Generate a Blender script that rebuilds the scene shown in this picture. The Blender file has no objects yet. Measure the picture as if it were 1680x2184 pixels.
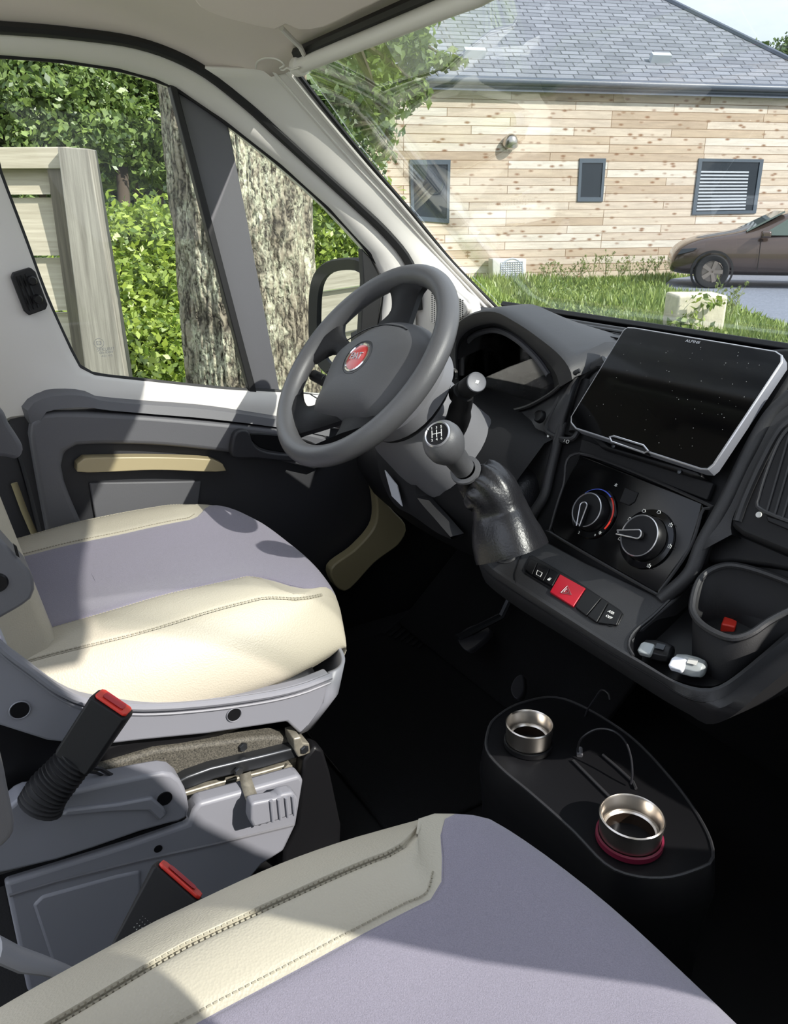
import bpy, bmesh, math, random
import numpy as np
from mathutils import Vector as V, Matrix, noise
SC = bpy.context.scene
COL = SC.collection
PI = math.pi

# ---------------------------------------------------------------- camera
F = 1680.0
pi_, ya_, ro_ = [math.radians(a) for a in (21.2, 58.5, -0.26)]
_h = V((-math.sin(ya_), math.cos(ya_), 0)); _r = V((math.cos(ya_), math.sin(ya_), 0)); _z = V((0, 0, 1))
CD = math.cos(pi_) * _h - math.sin(pi_) * _z
_u = math.sin(pi_) * _h + math.cos(pi_) * _z
CR = math.cos(ro_) * _r + math.sin(ro_) * _u
CU = -math.sin(ro_) * _r + math.cos(ro_) * _u
CP = V((0.7145, 0.0, 1.02))
cam = bpy.data.cameras.new('camera'); co = bpy.data.objects.new('camera', cam); COL.objects.link(co)
cam.sensor_fit = 'HORIZONTAL'; cam.sensor_width = 36; cam.lens = 36; cam.clip_start = 0.02; cam.clip_end = 400
m3 = Matrix((CR, CU, -CD)).transposed()
co.matrix_world = Matrix.Translation(CP) @ m3.to_4x4()
SC.camera = co

# ---------------------------------------------------------------- light
SC.view_settings.view_transform = 'Standard'; SC.view_settings.look = 'None'
SC.view_settings.exposure = 0.9; SC.view_settings.gamma = 1; SC.view_settings.use_curve_mapping = False
SUN = V((0.74, 0.31, 0.60)).normalized()
sl = bpy.data.lights.new('sun', 'SUN'); sl.energy = 3.9; sl.angle = math.radians(0.6); sl.color = (1.0, 0.955, 0.89)
so = bpy.data.objects.new('sun', sl); COL.objects.link(so); so.rotation_euler = SUN.to_track_quat('Z', 'Y').to_euler(); so.location = (6, 4, 8)
W = bpy.data.worlds.new('sky'); SC.world = W; W.use_nodes = True
nt = W.node_tree; nt.nodes.clear()
def N(nt, t, **k):
    n = nt.nodes.new(t)
    for a, b in k.items(): setattr(n, a, b)
    return n
tc = N(nt, 'ShaderNodeTexCoord'); sp = N(nt, 'ShaderNodeSeparateXYZ'); cr = N(nt, 'ShaderNodeValToRGB')
nt.links.new(tc.outputs['Generated'], sp.inputs[0]); nt.links.new(sp.outputs['Z'], cr.inputs[0])
e = cr.color_ramp.elements
e[0].position = 0.0; e[0].color = (0.74, 0.77, 0.82, 1); e[1].position = 0.8; e[1].color = (0.46, 0.55, 0.74, 1)
x_ = e.new(0.18); x_.color = (0.62, 0.70, 0.86, 1)
nz = N(nt, 'ShaderNodeTexNoise'); nz.inputs['Scale'].default_value = 2.2; nz.inputs['Detail'].default_value = 6; nz.inputs['Roughness'].default_value = .6
mp = N(nt, 'ShaderNodeMapping'); mp.inputs['Scale'].default_value = (1, 1, 4)
nt.links.new(tc.outputs['Generated'], mp.inputs[0]); nt.links.new(mp.outputs[0], nz.inputs['Vector'])
cr2 = N(nt, 'ShaderNodeValToRGB'); cr2.color_ramp.elements[0].position = .35; cr2.color_ramp.elements[1].position = .65
nt.links.new(nz.outputs[0], cr2.inputs[0])
mx = N(nt, 'ShaderNodeMix', data_type='RGBA'); nt.links.new(cr2.outputs[0], mx.inputs[0])
nt.links.new(cr.outputs[0], mx.inputs[6]); mx.inputs[7].default_value = (0.88, 0.91, 0.97, 1)
bg = N(nt, 'ShaderNodeBackground'); bg.inputs[1].default_value = 1.1; nt.links.new(mx.outputs[2], bg.inputs[0])
ow = N(nt, 'ShaderNodeOutputWorld'); nt.links.new(bg.outputs[0], ow.inputs[0])

# ---------------------------------------------------------------- where a ray of the view meets a plane of the cab
def ray(x, y): return CD + (x - 840) / F * CR - (y - 1092) / F * CU
def at(x, y, ax, v):
    k = ray(x, y); i = 'xyz'.index(ax); return CP + k * ((v - CP[i]) / k[i])
def onp(x, y, p, n):
    k = ray(x, y); p = V(p); n = V(n); return CP + k * (((p - CP) @ n) / (k @ n))
def L(pts, ax, v): return [at(x, y, ax, v) for x, y in pts]
def LP(pts, pl): return [onp(x, y, *pl) for x, y in pts]

# ---------------------------------------------------------------- materials
def S(r, g, b):
    f = lambda c: ((c / 255 + .055) / 1.055) ** 2.4 if c > 10 else c / 255 / 12.92
    return (f(r), f(g), f(b), 1)
def mat(name, col, rough=.5, metal=0, bump=None, mott=None, spec=.5, coat=0, sheen=0, voro=False, trans=0, aniso=None):
    m = bpy.data.materials.new(name); m.use_nodes = True; t = m.node_tree; b = t.nodes['Principled BSDF']
    b.inputs['Base Color'].default_value = col; b.inputs['Roughness'].default_value = rough; b.inputs['Metallic'].default_value = metal
    b.inputs['Specular IOR Level'].default_value = spec; b.inputs['Coat Weight'].default_value = coat
    if sheen: b.inputs['Sheen Weight'].default_value = sheen; b.inputs['Sheen Roughness'].default_value = .4
    tc = N(t, 'ShaderNodeTexCoord')
    if mott:
        nz = N(t, 'ShaderNodeTexNoise'); nz.inputs['Scale'].default_value = mott[0]; nz.inputs['Detail'].default_value = 4; nz.inputs['Roughness'].default_value = .65
        t.links.new(tc.outputs['Object'], nz.inputs['Vector'])
        mx = N(t, 'ShaderNodeMix', data_type='RGBA'); rr = N(t, 'ShaderNodeMapRange'); rr.inputs[1].default_value = .3; rr.inputs[2].default_value = .7
        t.links.new(nz.outputs[0], rr.inputs[0]); t.links.new(rr.outputs[0], mx.inputs[0])
        a = mott[1]; mx.inputs[6].default_value = tuple(c * (1 - a) for c in col[:3]) + (1,)
        mx.inputs[7].default_value = (mott[2] if len(mott) > 2 else tuple(min(1, c * (1 + a)) for c in col[:3]) + (1,))
        t.links.new(mx.outputs[2], b.inputs['Base Color'])
    if bump:
        if voro:
            nz = N(t, 'ShaderNodeTexVoronoi'); nz.inputs['Scale'].default_value = bump[0]
        else:
            nz = N(t, 'ShaderNodeTexNoise'); nz.inputs['Scale'].default_value = bump[0]; nz.inputs['Detail'].default_value = 3
        t.links.new(tc.outputs['Object'], nz.inputs['Vector'])
        bp = N(t, 'ShaderNodeBump'); bp.inputs['Strength'].default_value = bump[1]; bp.inputs['Distance'].default_value = bump[2] if len(bump) > 2 else .001
        t.links.new(nz.outputs[0], bp.inputs['Height']); t.links.new(bp.outputs[0], b.inputs['Normal'])
    return m
M = {}
M['dash'] = mat('dash_plastic', S(42, 42, 44), .5, bump=(900, .35, .0008))
M['dash_dark'] = mat('dark_plastic', S(25, 25, 27), .6, spec=.3, bump=(900, .3, .0006))
M['smooth_black'] = mat('smooth_black_plastic', S(19, 19, 21), .4, spec=.3)
M['gloss_black'] = mat('gloss_black', S(10, 10, 11), .12, spec=.35)
M['screen'] = mat('screen_glass', S(6, 6, 7), .06, spec=.18)
M['grey'] = mat('grey_plastic', S(124, 125, 132), .42, bump=(1200, .15, .0005))
M['door_grey'] = mat('door_grey_plastic', S(98, 98, 102), .5, bump=(1000, .3, .0006))
M['door_dark'] = mat('door_dark_plastic', S(46, 46, 50), .55, bump=(1000, .3, .0006))
M['pocket'] = mat('pocket_grey', S(120, 122, 128), .5)
M['white'] = mat('white_trim', S(224, 220, 214), .45, bump=(700, .08, .0005))
M['paint'] = mat('white_paint', S(228, 229, 231), .25, coat=.3)
M['headliner'] = mat('headliner', S(228, 216, 210), .9, bump=(1500, .3, .0005))
M['seal'] = mat('rubber_seal', S(22, 22, 23), .6)
M['beige_metal'] = mat('beige_metal', S(150, 140, 108), .45)
M['beige_pull'] = mat('beige_pull', S(176, 162, 128), .35)
M['cream'] = mat('cream_leather', S(176, 169, 153), .5, bump=(420, .35, .0009), voro=True)
M['lilac'] = mat('lilac_fabric', S(132, 127, 140), .95, bump=(1100, .6, .0010), mott=(900, .16), sheen=.25)
M['seam'] = mat('seam_thread', S(150, 144, 128), .8)
M['seam_dark'] = mat('dark_seam', S(70, 67, 80), .9)
M['red'] = mat('red_button', S(205, 52, 40), .4)
M['hazard'] = mat('hazard_red', S(170, 20, 38), .4)
M['red_emblem'] = mat('red_enamel', S(200, 52, 46), .25, coat=.6)
M['chrome'] = mat('chrome', S(225, 225, 228), .12, 1)
M['steel'] = mat('brushed_steel', S(196, 190, 182), .28, 1, bump=(300, .1, .0004))
M['metal_dark'] = mat('dark_metal', S(70, 72, 75), .35, .8)
M['zinc'] = mat('dusty_metal', S(150, 145, 132), .5, .6, mott=(60, .3))
M['carpet'] = mat('black_carpet', S(26, 26, 27), 1, bump=(500, .8, .002), spec=.1)
M['wornsteel'] = mat('speckled_cover', S(58, 57, 52), .7, mott=(420, .75, S(104, 100, 90)), bump=(300, .5, .001))
M['mat'] = mat('rubber_mat', S(21, 21, 22), .85, bump=(300, .5, .001), spec=.2)
M['dial_white'] = mat('white_marking', S(225, 225, 222), .5)
M['silver'] = mat('silver_plastic', S(180, 180, 184), .25, .6)
M['leather_black'] = mat('black_leather', S(32, 32, 35), .33, bump=(260, .35, .0015))
M['wheel'] = mat('wheel_rubber', S(84, 84, 86), .42, bump=(900, .3, .0008))
M['hub'] = mat('hub_plastic', S(78, 78, 80), .5, bump=(1100, .3, .0006))
M['column'] = mat('column_plastic', S(118, 118, 122), .5, bump=(1000, .3, .0006))
M['blue'] = mat('blue_marking', S(70, 90, 190), .5)
M['magenta'] = mat('magenta_silicone', S(104, 18, 46), .5)
M['paper'] = mat('white_sticker', S(225, 228, 235), .5)
M['key'] = mat('clear_grey_plastic', S(150, 155, 155), .15, coat=.5)
M['rim'] = mat('alloy', S(150, 140, 132), .35, .7)
M['coffee'] = mat('dark_cup_inside', S(34, 26, 20), .25)
M['cable'] = mat('black_cable', S(36, 36, 40), .35)
M['dust'] = mat('dust', S(190, 190, 185), .9)

def glassmat(name, tint=(1, 1, 1, 1), refl=1.0):
    m = bpy.data.materials.new(name); m.use_nodes = True; t = m.node_tree; t.nodes.clear()
    tr = N(t, 'ShaderNodeBsdfTransparent'); tr.inputs[0].default_value = tint
    gl = N(t, 'ShaderNodeBsdfGlossy'); gl.inputs['Roughness'].default_value = .0
    fr = N(t, 'ShaderNodeFresnel'); fr.inputs[0].default_value = 1.45
    ml = N(t, 'ShaderNodeMath', operation='MULTIPLY'); ml.inputs[1].default_value = refl
    mx = N(t, 'ShaderNodeMixShader'); o = N(t, 'ShaderNodeOutputMaterial')
    t.links.new(fr.outputs[0], ml.inputs[0]); t.links.new(ml.outputs[0], mx.inputs[0])
    t.links.new(tr.outputs[0], mx.inputs[1]); t.links.new(gl.outputs[0], mx.inputs[2]); t.links.new(mx.outputs[0], o.inputs[0])
    return m
M['glass'] = glassmat('window_glass', (.96, .98, .97, 1), .35)
M['lens'] = glassmat('lens', (.8, .8, .8, 1), .9)
M['house_glass'] = mat('dark_window_pane', S(34, 42, 50), .05)

# ---------------------------------------------------------------- mesh helpers
ORG = {}
def root(name, loc, label=None, cat=None, group=None, kind=None):
    o = bpy.data.objects.new(name, None); COL.objects.link(o); o.location = loc; o.empty_display_size = .05
    ORG[o.name] = V(loc)
    tag(o, label, cat, group, kind); return o
def tag(o, label=None, cat=None, group=None, kind=None):
    if label: o['label'] = label
    if cat: o['category'] = cat
    if group: o['group'] = group
    if kind: o['kind'] = kind
    return o
def mk(name, verts, faces, m, parent=None, smooth=True, bevel=0, bseg=2, sub=0, solid=0, soff=-1, auto=40, label=None):
    verts = [V(v) for v in verts]
    if parent is not None: org = ORG[parent.name]
    else:
        xs = [v.x for v in verts]; ys = [v.y for v in verts]; zs = [v.z for v in verts]
        org = V(((min(xs) + max(xs)) / 2, (min(ys) + max(ys)) / 2, min(zs)))
    me = bpy.data.meshes.new(name); me.from_pydata([v - org for v in verts], [], faces); me.update()
    bm = bmesh.new(); bm.from_mesh(me)
    bmesh.ops.remove_doubles(bm, verts=bm.verts, dist=1e-6)
    bmesh.ops.recalc_face_normals(bm, faces=bm.faces)
    bm.to_mesh(me); bm.free()
    o = bpy.data.objects.new(name, me); COL.objects.link(o)
    if m is not None: me.materials.append(M[m] if isinstance(m, str) else m)
    if parent is not None: o.parent = parent
    else: o.location = org
    ORG[o.name] = org
    if solid:
        md = o.modifiers.new('solid', 'SOLIDIFY'); md.thickness = solid; md.offset = soff
    if bevel:
        md = o.modifiers.new('bevel', 'BEVEL'); md.width = bevel; md.segments = bseg; md.limit_method = 'ANGLE'; md.angle_limit = math.radians(35)
    if sub:
        md = o.modifiers.new('sub', 'SUBSURF'); md.levels = sub; md.render_levels = sub
    if smooth:
        me.polygons.foreach_set('use_smooth', [True] * len(me.polygons))
        if auto and not sub:
            es = []
            bm = bmesh.new(); bm.from_mesh(me)
            for ed in bm.edges:
                if len(ed.link_faces) == 2 and ed.calc_face_angle(0) > math.radians(auto): ed.smooth = False
            bm.to_mesh(me); bm.free()
    if label: o['label'] = label
    return o
class G:   # collects geometry for one mesh
    def __init__(s): s.v = []; s.f = []
    def add(s, v, f):
        n = len(s.v); s.v += [V(p) for p in v]; s.f += [tuple(i + n for i in q) for q in f]; return s
    def plate(s, pts, off):
        off = V(off); n = len(pts); v = [V(p) for p in pts] + [V(p) + off for p in pts]
        f = [tuple(range(n)), tuple(range(2 * n - 1, n - 1, -1))] + [(i, (i + 1) % n, n + (i + 1) % n, n + i) for i in range(n)]
        return s.add(v, f)
    def box(s, c, sx, sy, sz, rot=None):
        c = V(c); v = []
        for a in (-1, 1):
            for b in (-1, 1):
                for d in (-1, 1):
                    p = V((a * sx / 2, b * sy / 2, d * sz / 2))
                    if rot is not None: p = rot @ p
                    v.append(c + p)
        return s.add(v, [(0, 1, 3, 2), (4, 6, 7, 5), (0, 4, 5, 1), (2, 3, 7, 6), (0, 2, 6, 4), (1, 5, 7, 3)])
    def tube(s, path, r, seg=8, closed=False, cap=True, flat=1.0, updir=None):
        path = [V(p) for p in path]; n = len(path); rr = r if isinstance(r, (list, tuple)) else [r] * n
        v = []; prev = None
        for i, p in enumerate(path):
            if closed: t = path[(i + 1) % n] - path[i - 1]
            else: t = path[min(i + 1, n - 1)] - path[max(i - 1, 0)]
            t.normalize()
            if prev is None:
                a = V(updir) if updir is not None else (V((0, 0, 1)) if abs(t.z) < .9 else V((1, 0, 0)))
                prev = (a - t * (a @ t)).normalized()
            else: prev = (prev - t * (prev @ t)).normalized()
            b = t.cross(prev)
            for k in range(seg):
                A = 2 * PI * k / seg; v.append(p + prev * math.cos(A) * rr[i] * flat + b * math.sin(A) * rr[i])
        f = []
        for i in range(n if closed else n - 1):
            j = (i + 1) % n
            for k in range(seg): f.append((i * seg + k, i * seg + (k + 1) % seg, j * seg + (k + 1) % seg, j * seg + k))
        if cap and not closed: f += [tuple(range(seg - 1, -1, -1)), tuple(range((n - 1) * seg, n * seg))]
        return s.add(v, f)
    def lathe(s, prof, c, axis=(0, 0, 1), seg=32, capa=False, capb=False, squash=1.0, ref=None):
        c = V(c); a = V(axis).normalized(); u = V(ref) if ref is not None else (V((0, 0, 1)) if abs(a.z) < .9 else V((1, 0, 0)))
        u = (u - a * (u @ a)).normalized(); w = a.cross(u); v = []
        for r, h in prof:
            for k in range(seg):
                A = 2 * PI * k / seg; v.append(c + a * h + u * math.cos(A) * r + w * math.sin(A) * r * squash)
        n = len(prof); f = []
        for i in range(n - 1):
            for k in range(seg): f.append((i * seg + k, i * seg + (k + 1) % seg, (i + 1) * seg + (k + 1) % seg, (i + 1) * seg + k))
        if capa: f.append(tuple(range(seg - 1, -1, -1)))
        if capb: f.append(tuple(range((n - 1) * seg, n * seg)))
        return s.add(v, f)
    def loft(s, rows, closed=False, capends=False):
        m = len(rows[0]); v = [p for r in rows for p in r]; f = []
        for i in range(len(rows) - 1):
            for k in range(m if closed else m - 1):
                k2 = (k + 1) % m; f.append((i * m + k, i * m + k2, (i + 1) * m + k2, (i + 1) * m + k))
        if capends: f += [tuple(range(m - 1, -1, -1)), tuple(range((len(rows) - 1) * m, len(rows) * m))]
        return s.add(v, f)
    def mk(s, name, m, parent=None, **k): return mk(name, s.v, s.f, m, parent, **k)
def cat_rom(pts, n, closed=False):
    pts = [V(p) for p in pts]; N_ = len(pts); out = []
    segs = N_ if closed else N_ - 1
    fine = []
    for i in range(segs):
        p0 = pts[(i - 1) % N_] if closed or i > 0 else pts[0] * 2 - pts[1]
        p1 = pts[i]; p2 = pts[(i + 1) % N_]
        p3 = pts[(i + 2) % N_] if closed or i + 2 < N_ else pts[-1] * 2 - pts[-2]
        for k in range(12):
            t = k / 12
            fine.append(.5 * ((2 * p1) + (p2 - p0) * t + (2 * p0 - 5 * p1 + 4 * p2 - p3) * t * t + (3 * p1 - p0 - 3 * p2 + p3) * t ** 3))
    fine.append(pts[0] if closed else pts[-1])
    d = [0]
    for a, b in zip(fine, fine[1:]): d.append(d[-1] + (b - a).length)
    T = d[-1]; j = 0
    for i in range(n):
        g = T * i / (n if closed else n - 1)
        while j < len(d) - 2 and d[j + 1] < g: j += 1
        q = (g - d[j]) / max(1e-9, d[j + 1] - d[j]); out.append(fine[j].lerp(fine[j + 1], min(1, q)))
    return out
def smooth(pts2, n=24, closed=False): # 2-d pixel polyline made smooth
    return [(p.x, p.y) for p in cat_rom([V((a, b, 0)) for a, b in pts2], n, closed)]
def frame(n, up=(0, 0, 1)):
    n = V(n).normalized(); x = V(up).cross(n).normalized(); y = n.cross(x); return Matrix((x, y, n)).transposed()
def text(name, s, size, c, n, up, m, parent, ext=.0003, align='CENTER', label=None, xscale=1.0):
    cu = bpy.data.curves.new(name + '_c', 'FONT'); cu.body = s; cu.size = size; cu.align_x = align; cu.align_y = 'CENTER'; cu.extrude = ext; cu.resolution_u = 3
    t = bpy.data.objects.new(name + '_t', cu); COL.objects.link(t)
    dg = bpy.context.evaluated_depsgraph_get(); me = bpy.data.meshes.new_from_object(t.evaluated_get(dg))
    bpy.data.objects.remove(t); bpy.data.curves.remove(cu)
    R = frame(n, up); c = V(c)
    # frame(): x = up x n ; for reading text, x must run to the reader's right
    vs = [c + R @ V((v.co.x * xscale, v.co.y, v.co.z)) for v in me.vertices]; fs = [tuple(p.vertices) for p in me.polygons]
    bpy.data.meshes.remove(me)
    return mk(name, vs, fs, m, parent, smooth=False, label=label)
# ================================================================ CAB SHELL
X0 = -0.06                      # centre line of the cab
def mir(p): return V((2 * X0 - p[0], p[1], p[2]))
WSP = (V((-.82, 1.264, .79)), V((0, 1, 1.2)))      # windscreen plane
WSN = V((0, -1, -1.2)).normalized()               # towards the seats
g = G(); g.box((X0, .1, -.03), 1.8, 3.0, .06); fl = g.mk('floor', 'mat'); tag(fl, kind='structure')

# --- headliner: from the left door seal up and across to the right door
seal_px = [(-420, 40), (-200, 48), (0, 60), (150, 72), (300, 95), (420, 145), (520, 220), (580, 275), (640, 330), (700, 385), (760, 440), (815, 492), (860, 545), (882, 595), (888, 660)]
seal = cat_rom(L(seal_px, 'x', -.85), 60)
roofline = [p for p in seal if p.z > 1.215]
rows = []
for p in roofline:
    y, z = p.y, p.z
    top = 1.40 - max(0, y - .25) * .30
    side = [V((-.85, y, z)), V((-.835, y, z + (top - z) * .35)), V((-.79, y, z + (top - z) * .68)), V((-.70, y, z + (top - z) * .92)), V((-.5, y, top)), V((X0, y, top + .01))]
    fy = lambda k: y if y < .25 else .25 + (y - .25) * k
    fz = lambda k, zf: 1.40 if y < .25 else 1.40 + (zf - 1.40) * (y - .25) / .44
    rows.append(side + [V((.12, fy(.94), fz(1, 1.285))), V((.32, fy(.885), fz(1, 1.302))), V((.55, fy(.82), fz(1, 1.325))), V((.82, fy(.74), fz(1, 1.35)))])
y1 = rows[-1][0].y
fr = []
# the last row follows the windscreen header
hdr = onp(640, 140, *WSP); 
last = rows[-1]; hd = []
for q in last:
    if q.x > .05: hd.append(V({.12: (.12, .672, 1.283), .32: (.32, .645, 1.302), .55: (.55, .612, 1.325), .82: (.82, .58, 1.35)}[round(q.x, 2)])); continue  # unseen right part, edge shaped to place its shadow on the driver seat
    if q.x < -.48:
        e0 = onp(632, 146, WSP[0] + WSN * .012, WSP[1]); k_ = len(hd); hd.append(last[0].lerp(e0, min(1, k_ / 4)) + V((0, .004, .004)) if k_ < 5 else q); continue
    zz = 1.262 + .045 * max(0, min(1, (q.x + .15) / .3)); yh = .705 - (zz - 1.262) * 1.2; hd.append(V((q.x * .93 + X0 * .07, yh, min(zz, q.z) if abs(q.x - X0) < .68 else q.z - .01)))
g = G(); g.loft(rows + [[a.lerp(b, .5) + V((0, 0, .012 if abs(a.x - X0) < .6 and a.x < 0 else 0)) for a, b in zip(last, hd)], hd])
hl = g.mk('ceiling', 'headliner', solid=.012, soff=0); tag(hl, kind='structure')
# padded seam across the headliner
# --- windscreen
wsb = [(-.78, .800), (-.60, .800), (X0, .785), (.48, .800), (.66, .800)]
def wpt(x, z, o=0): return V((x, 1.264 - (z - .79) * 1.2, z)) + WSN * o
wl = [onp(x, y, *WSP) for x, y in [(1085, 665), (1040, 620), (960, 540), (870, 430), (760, 300), (645, 135)]]
rowsw = []
for ip, p in enumerate(wl):
    o = []
    for k in range(9):
        t = k / 8; x = p.x * (1 - t) + .74 * t; rz = (.08 * max(0, min(1, (x + .15) / .3))) if ip == 5 else 0
        o.append(V((x, p.y - rz * 1.2, p.z + rz)) - WSN * (.06 * math.sin(PI * t) ** .8) * 0)
    rowsw.append(o)
g = G(); g.loft(rowsw); ws = g.mk('window_1', 'glass', solid=.005, soff=0); tag(ws, kind='structure')
# --- A pillar trims (left seen, right mirrored behind the view)
edge_px = [(632, 150), (700, 238), (760, 312), (815, 378), (870, 442), (960, 552), (1040, 635), (1078, 672)]
EB = cat_rom([onp(x, y, WSP[0] + WSN * .008, WSP[1]) for x, y in edge_px], 26)
sl2 = [p for p in seal if p.z < 1.262 and p.y > .5]
EA = cat_rom(sl2, 26)
def pillar(f):
    rows = []
    for a, b in zip(EA, EB):
        out = (b - a); n_ = V((.78, -.5, -.1)).normalized()
        bul = [0, .008, .012, .011, .007, .003, 0]
        r = [f(a + out * t + n_ * h) for t, h in zip([0, .12, .3, .5, .7, .86, 1], bul)]
        rows.append(r)
    return rows
for f, nm in ((lambda p: V(p), 'trim_1'),):
    rt = root(nm, f(V((-.85, .9, .85))), kind='structure')
    g = G(); g.loft(pillar(f)); g.mk('pillar_cover', 'white', rt, solid=.006, soff=0)
    for off, h, w_ in ((.018, .004, .006), (.045, .004, .004)):
        pth = [f(b + (a - b).normalized() * off + WSN * h + V((.008, 0, 0))) for a, b in zip(EA, EB)]
        g = G(); g.tube(pth, w_, 8, flat=.6); g.mk('guide_rail', 'white', rt)
    g = G(); g.tube([f(b + WSN * .004 + V((.006, 0, 0))) for b in EB], .0045, 6); g.mk('glass_seal', 'seal', rt)
# door seal
for f, nm in ((lambda p: V(p), 'trim_2'),):
    g = G(); g.tube([f(p + V((.006, 0, 0))) for p in seal], .0125, 8, flat=.8); o = g.mk(nm, 'seal'); tag(o, kind='structure')

# --- doors
X1 = -.872
glass_px = [(-330, 112), (-120, 112), (0, 118), (130, 128), (250, 146), (330, 168), (380, 190), (480, 258), (600, 352), (700, 442), (790, 540), (822, 600), (812, 690), (790, 800), (740, 848), (600, 836), (480, 830), (270, 808), (205, 800), (172, 785), (150, 745), (100, 635), (50, 500), (0, 368), (-60, 200)]
outer_px = [(-420, 40), (-200, 48), (0, 60), (150, 72), (300, 95), (360, 118), (420, 145), (520, 220), (640, 330), (760, 440), (850, 535), (884, 600), (890, 720), (870, 860), (800, 930), (600, 905), (480, 890), (270, 870), (150, 880), (0, 900), (-80, 800), (-150, 640), (-230, 480), (-300, 300), (-380, 150)]
def build_door(f, nm, side):
    rt = root(nm, f(V((-.9, .4, 0))), kind='structure')
    gi = L(glass_px, 'x', X1); go = L(outer_px, 'x', X1 + .012)
    gim = [p + V((.0, 0, 0)) for p in gi]
    g = G()
    n = len(gi)
    def lerp3(t, dx): return [f(a.lerp(b, t) + V((dx, 0, 0))) for a, b in zip(gi, go)]
    rows = [lerp3(0, -.03), lerp3(0.0, .0), lerp3(.10, .010), lerp3(.5, .016), lerp3(.88, .012), lerp3(1, -.002), lerp3(1, -.05)]
    g.loft(rows, closed=True); g.mk('door_frame', 'white', rt)
    g = G(); g.tube([f(p + V((-.004, 0, 0))) for p in cat_rom(gi, 90, True)], .005, 6, closed=True); g.mk('glass_seal', 'seal', rt)
    # glass pane
    g = G(); g.plate([f(p + V((-.022, 0, 0))) for p in gi], V((-.004, 0, 0)) if side < 0 else V((.004, 0, 0))); g.mk('window_pane', 'glass', rt, smooth=False)
    # divider between the sliding pane and the quarter pane
    dv = L([(366, 184), (384, 190), (430, 212), (486, 262), (494, 300), (520, 430), (560, 640), (598, 840), (545, 836)], 'x', X1 - .012)
    g = G(); g.plate([f(p) for p in dv], f(V((0, 0, 0))) - f(V((.022, 0, 0)))); g.mk('window_divider', 'door_grey', rt, bevel=.003)
    sx = L([(362, 180), (378, 186), (548, 838), (532, 836)], 'x', X1 + .004)
    g = G(); g.plate([f(p) for p in sx], f(V((0, 0, 0))) - f(V((.02, 0, 0)))); g.mk('divider_seal', 'seal', rt, bevel=.002)
    sx = L([(486, 285), (498, 262), (512, 262), (500, 300), (510, 385), (560, 620), (603, 840), (594, 840), (520, 470)], 'x', X1 - .005)
    # black triangle where the mirror is fixed
    tri = L([(772, 530), (792, 552), (815, 600), (806, 690), (788, 770), (770, 840), (762, 800), (770, 700), (776, 600)], 'x', X1 - .004)
    g = G(); g.plate([f(p) for p in tri], f(V((0, 0, 0))) - f(V((.02, 0, 0)))); g.mk('mirror_base', 'seal', rt, bevel=.002)
    # door card
    card = smooth([(12, 885), (35, 848), (90, 824), (170, 824), (205, 838), (300, 846), (440, 858), (600, 882), (810, 915), (845, 1000), (815, 1110), (775, 1165), (716, 1218), (640, 1330), (400, 1420), (150, 1420), (110, 1250), (85, 1150), (50, 1010)], 60, True)
    pc = L(card, 'x', -.868)
    base = [f(p) for p in pc]
    g = G(); cen = sum(pc, V((0, 0, 0))) / len(pc)
    rows = [[f(p + V((-.03, 0, 0))) for p in pc], [f(p) for p in pc], [f(p + (cen - p).normalized() * .006 + V((.010, 0, 0))) for p in pc], [f(p + (cen - p).normalized() * .02 + V((.014, 0, 0))) for p in pc]]
    g.loft(rows, closed=True); g.add(rows[-1], [tuple(range(len(pc)))]); g.mk('door_card', 'door_dark', rt)
    # upper padded ledge
    led = L([(62, 905), (45, 868), (90, 836), (170, 834), (205, 846), (300, 855), (440, 866), (600, 890), (700, 905)], 'x', -.848)
    led = cat_rom(led, 40)
    low = cat_rom(L([(85, 930), (88, 890), (110, 874), (180, 868), (230, 874), (320, 882), (450, 893), (600, 912), (700, 930)], 'x', -.83), 40)
    g = G(); g.loft([[f(p + V((-.03, 0, .002))) for p in led], [f(p + V((-.004, 0, .002))) for p in led], [f(a.lerp(b, .3) + V((.010, 0, .002))) for a, b in zip(led, low)], [f(b + V((.004, 0, 0))) for b in low], [f(b + V((-.03, 0, 0))) for b in low]]); g.mk('upper_ledge', 'door_grey', rt)
    # raised middle panel, L shaped round the pull recess
    mid = smooth([(64, 930), (70, 900), (110, 880), (320, 888), (620, 918), (700, 935), (690, 1000), (600, 985), (480, 965), (320, 950), (175, 950), (140, 962), (132, 1000), (150, 1060), (196, 1170), (210, 1260), (130, 1260), (100, 1130)], 64, True)
    pm = L(mid, 'x', -.826)
    g = G(); g.plate([f(p) for p in pm], f(V((0, 0, 0))) - f(V((.045, 0, 0)))); g.mk('middle_panel', 'door_grey', rt, bevel=.009, bseg=3)
    # beige pull
    pp = smooth([(165, 990), (172, 981), (190, 977), (320, 975), (440, 979), (472, 987), (476, 1006), (330, 1003), (172, 1008)], 30, True)
    g = G(); g.plate([f(p) for p in L(pp, 'x', -.822)], f(V((0, 0, 0))) - f(V((.03, 0, 0)))); g.mk('pull_handle', 'beige_pull', rt, bevel=.002, bseg=3, label='beige pull handle of the door')
    # map pocket back wall, a lighter plate only over its sunlit part
    mp_ = L([(190, 1030), (430, 1026), (400, 1230), (230, 1250)], 'x', -.846)
    g = G(); g.plate([f(p) for p in mp_], f(V((0, 0, 0))) - f(V((.008, 0, 0)))); g.mk('lit_map_pocket', 'door_grey', rt, bevel=.003)
    ins = L([(188, 1100), (240, 1026), (372, 1028), (330, 1090), (325, 1130), (195, 1150)], 'x', -.843)
    g = G(); g.plate([f(p) for p in ins], f(V((0, 0, 0))) - f(V((.002, 0, 0)))); 
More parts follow.
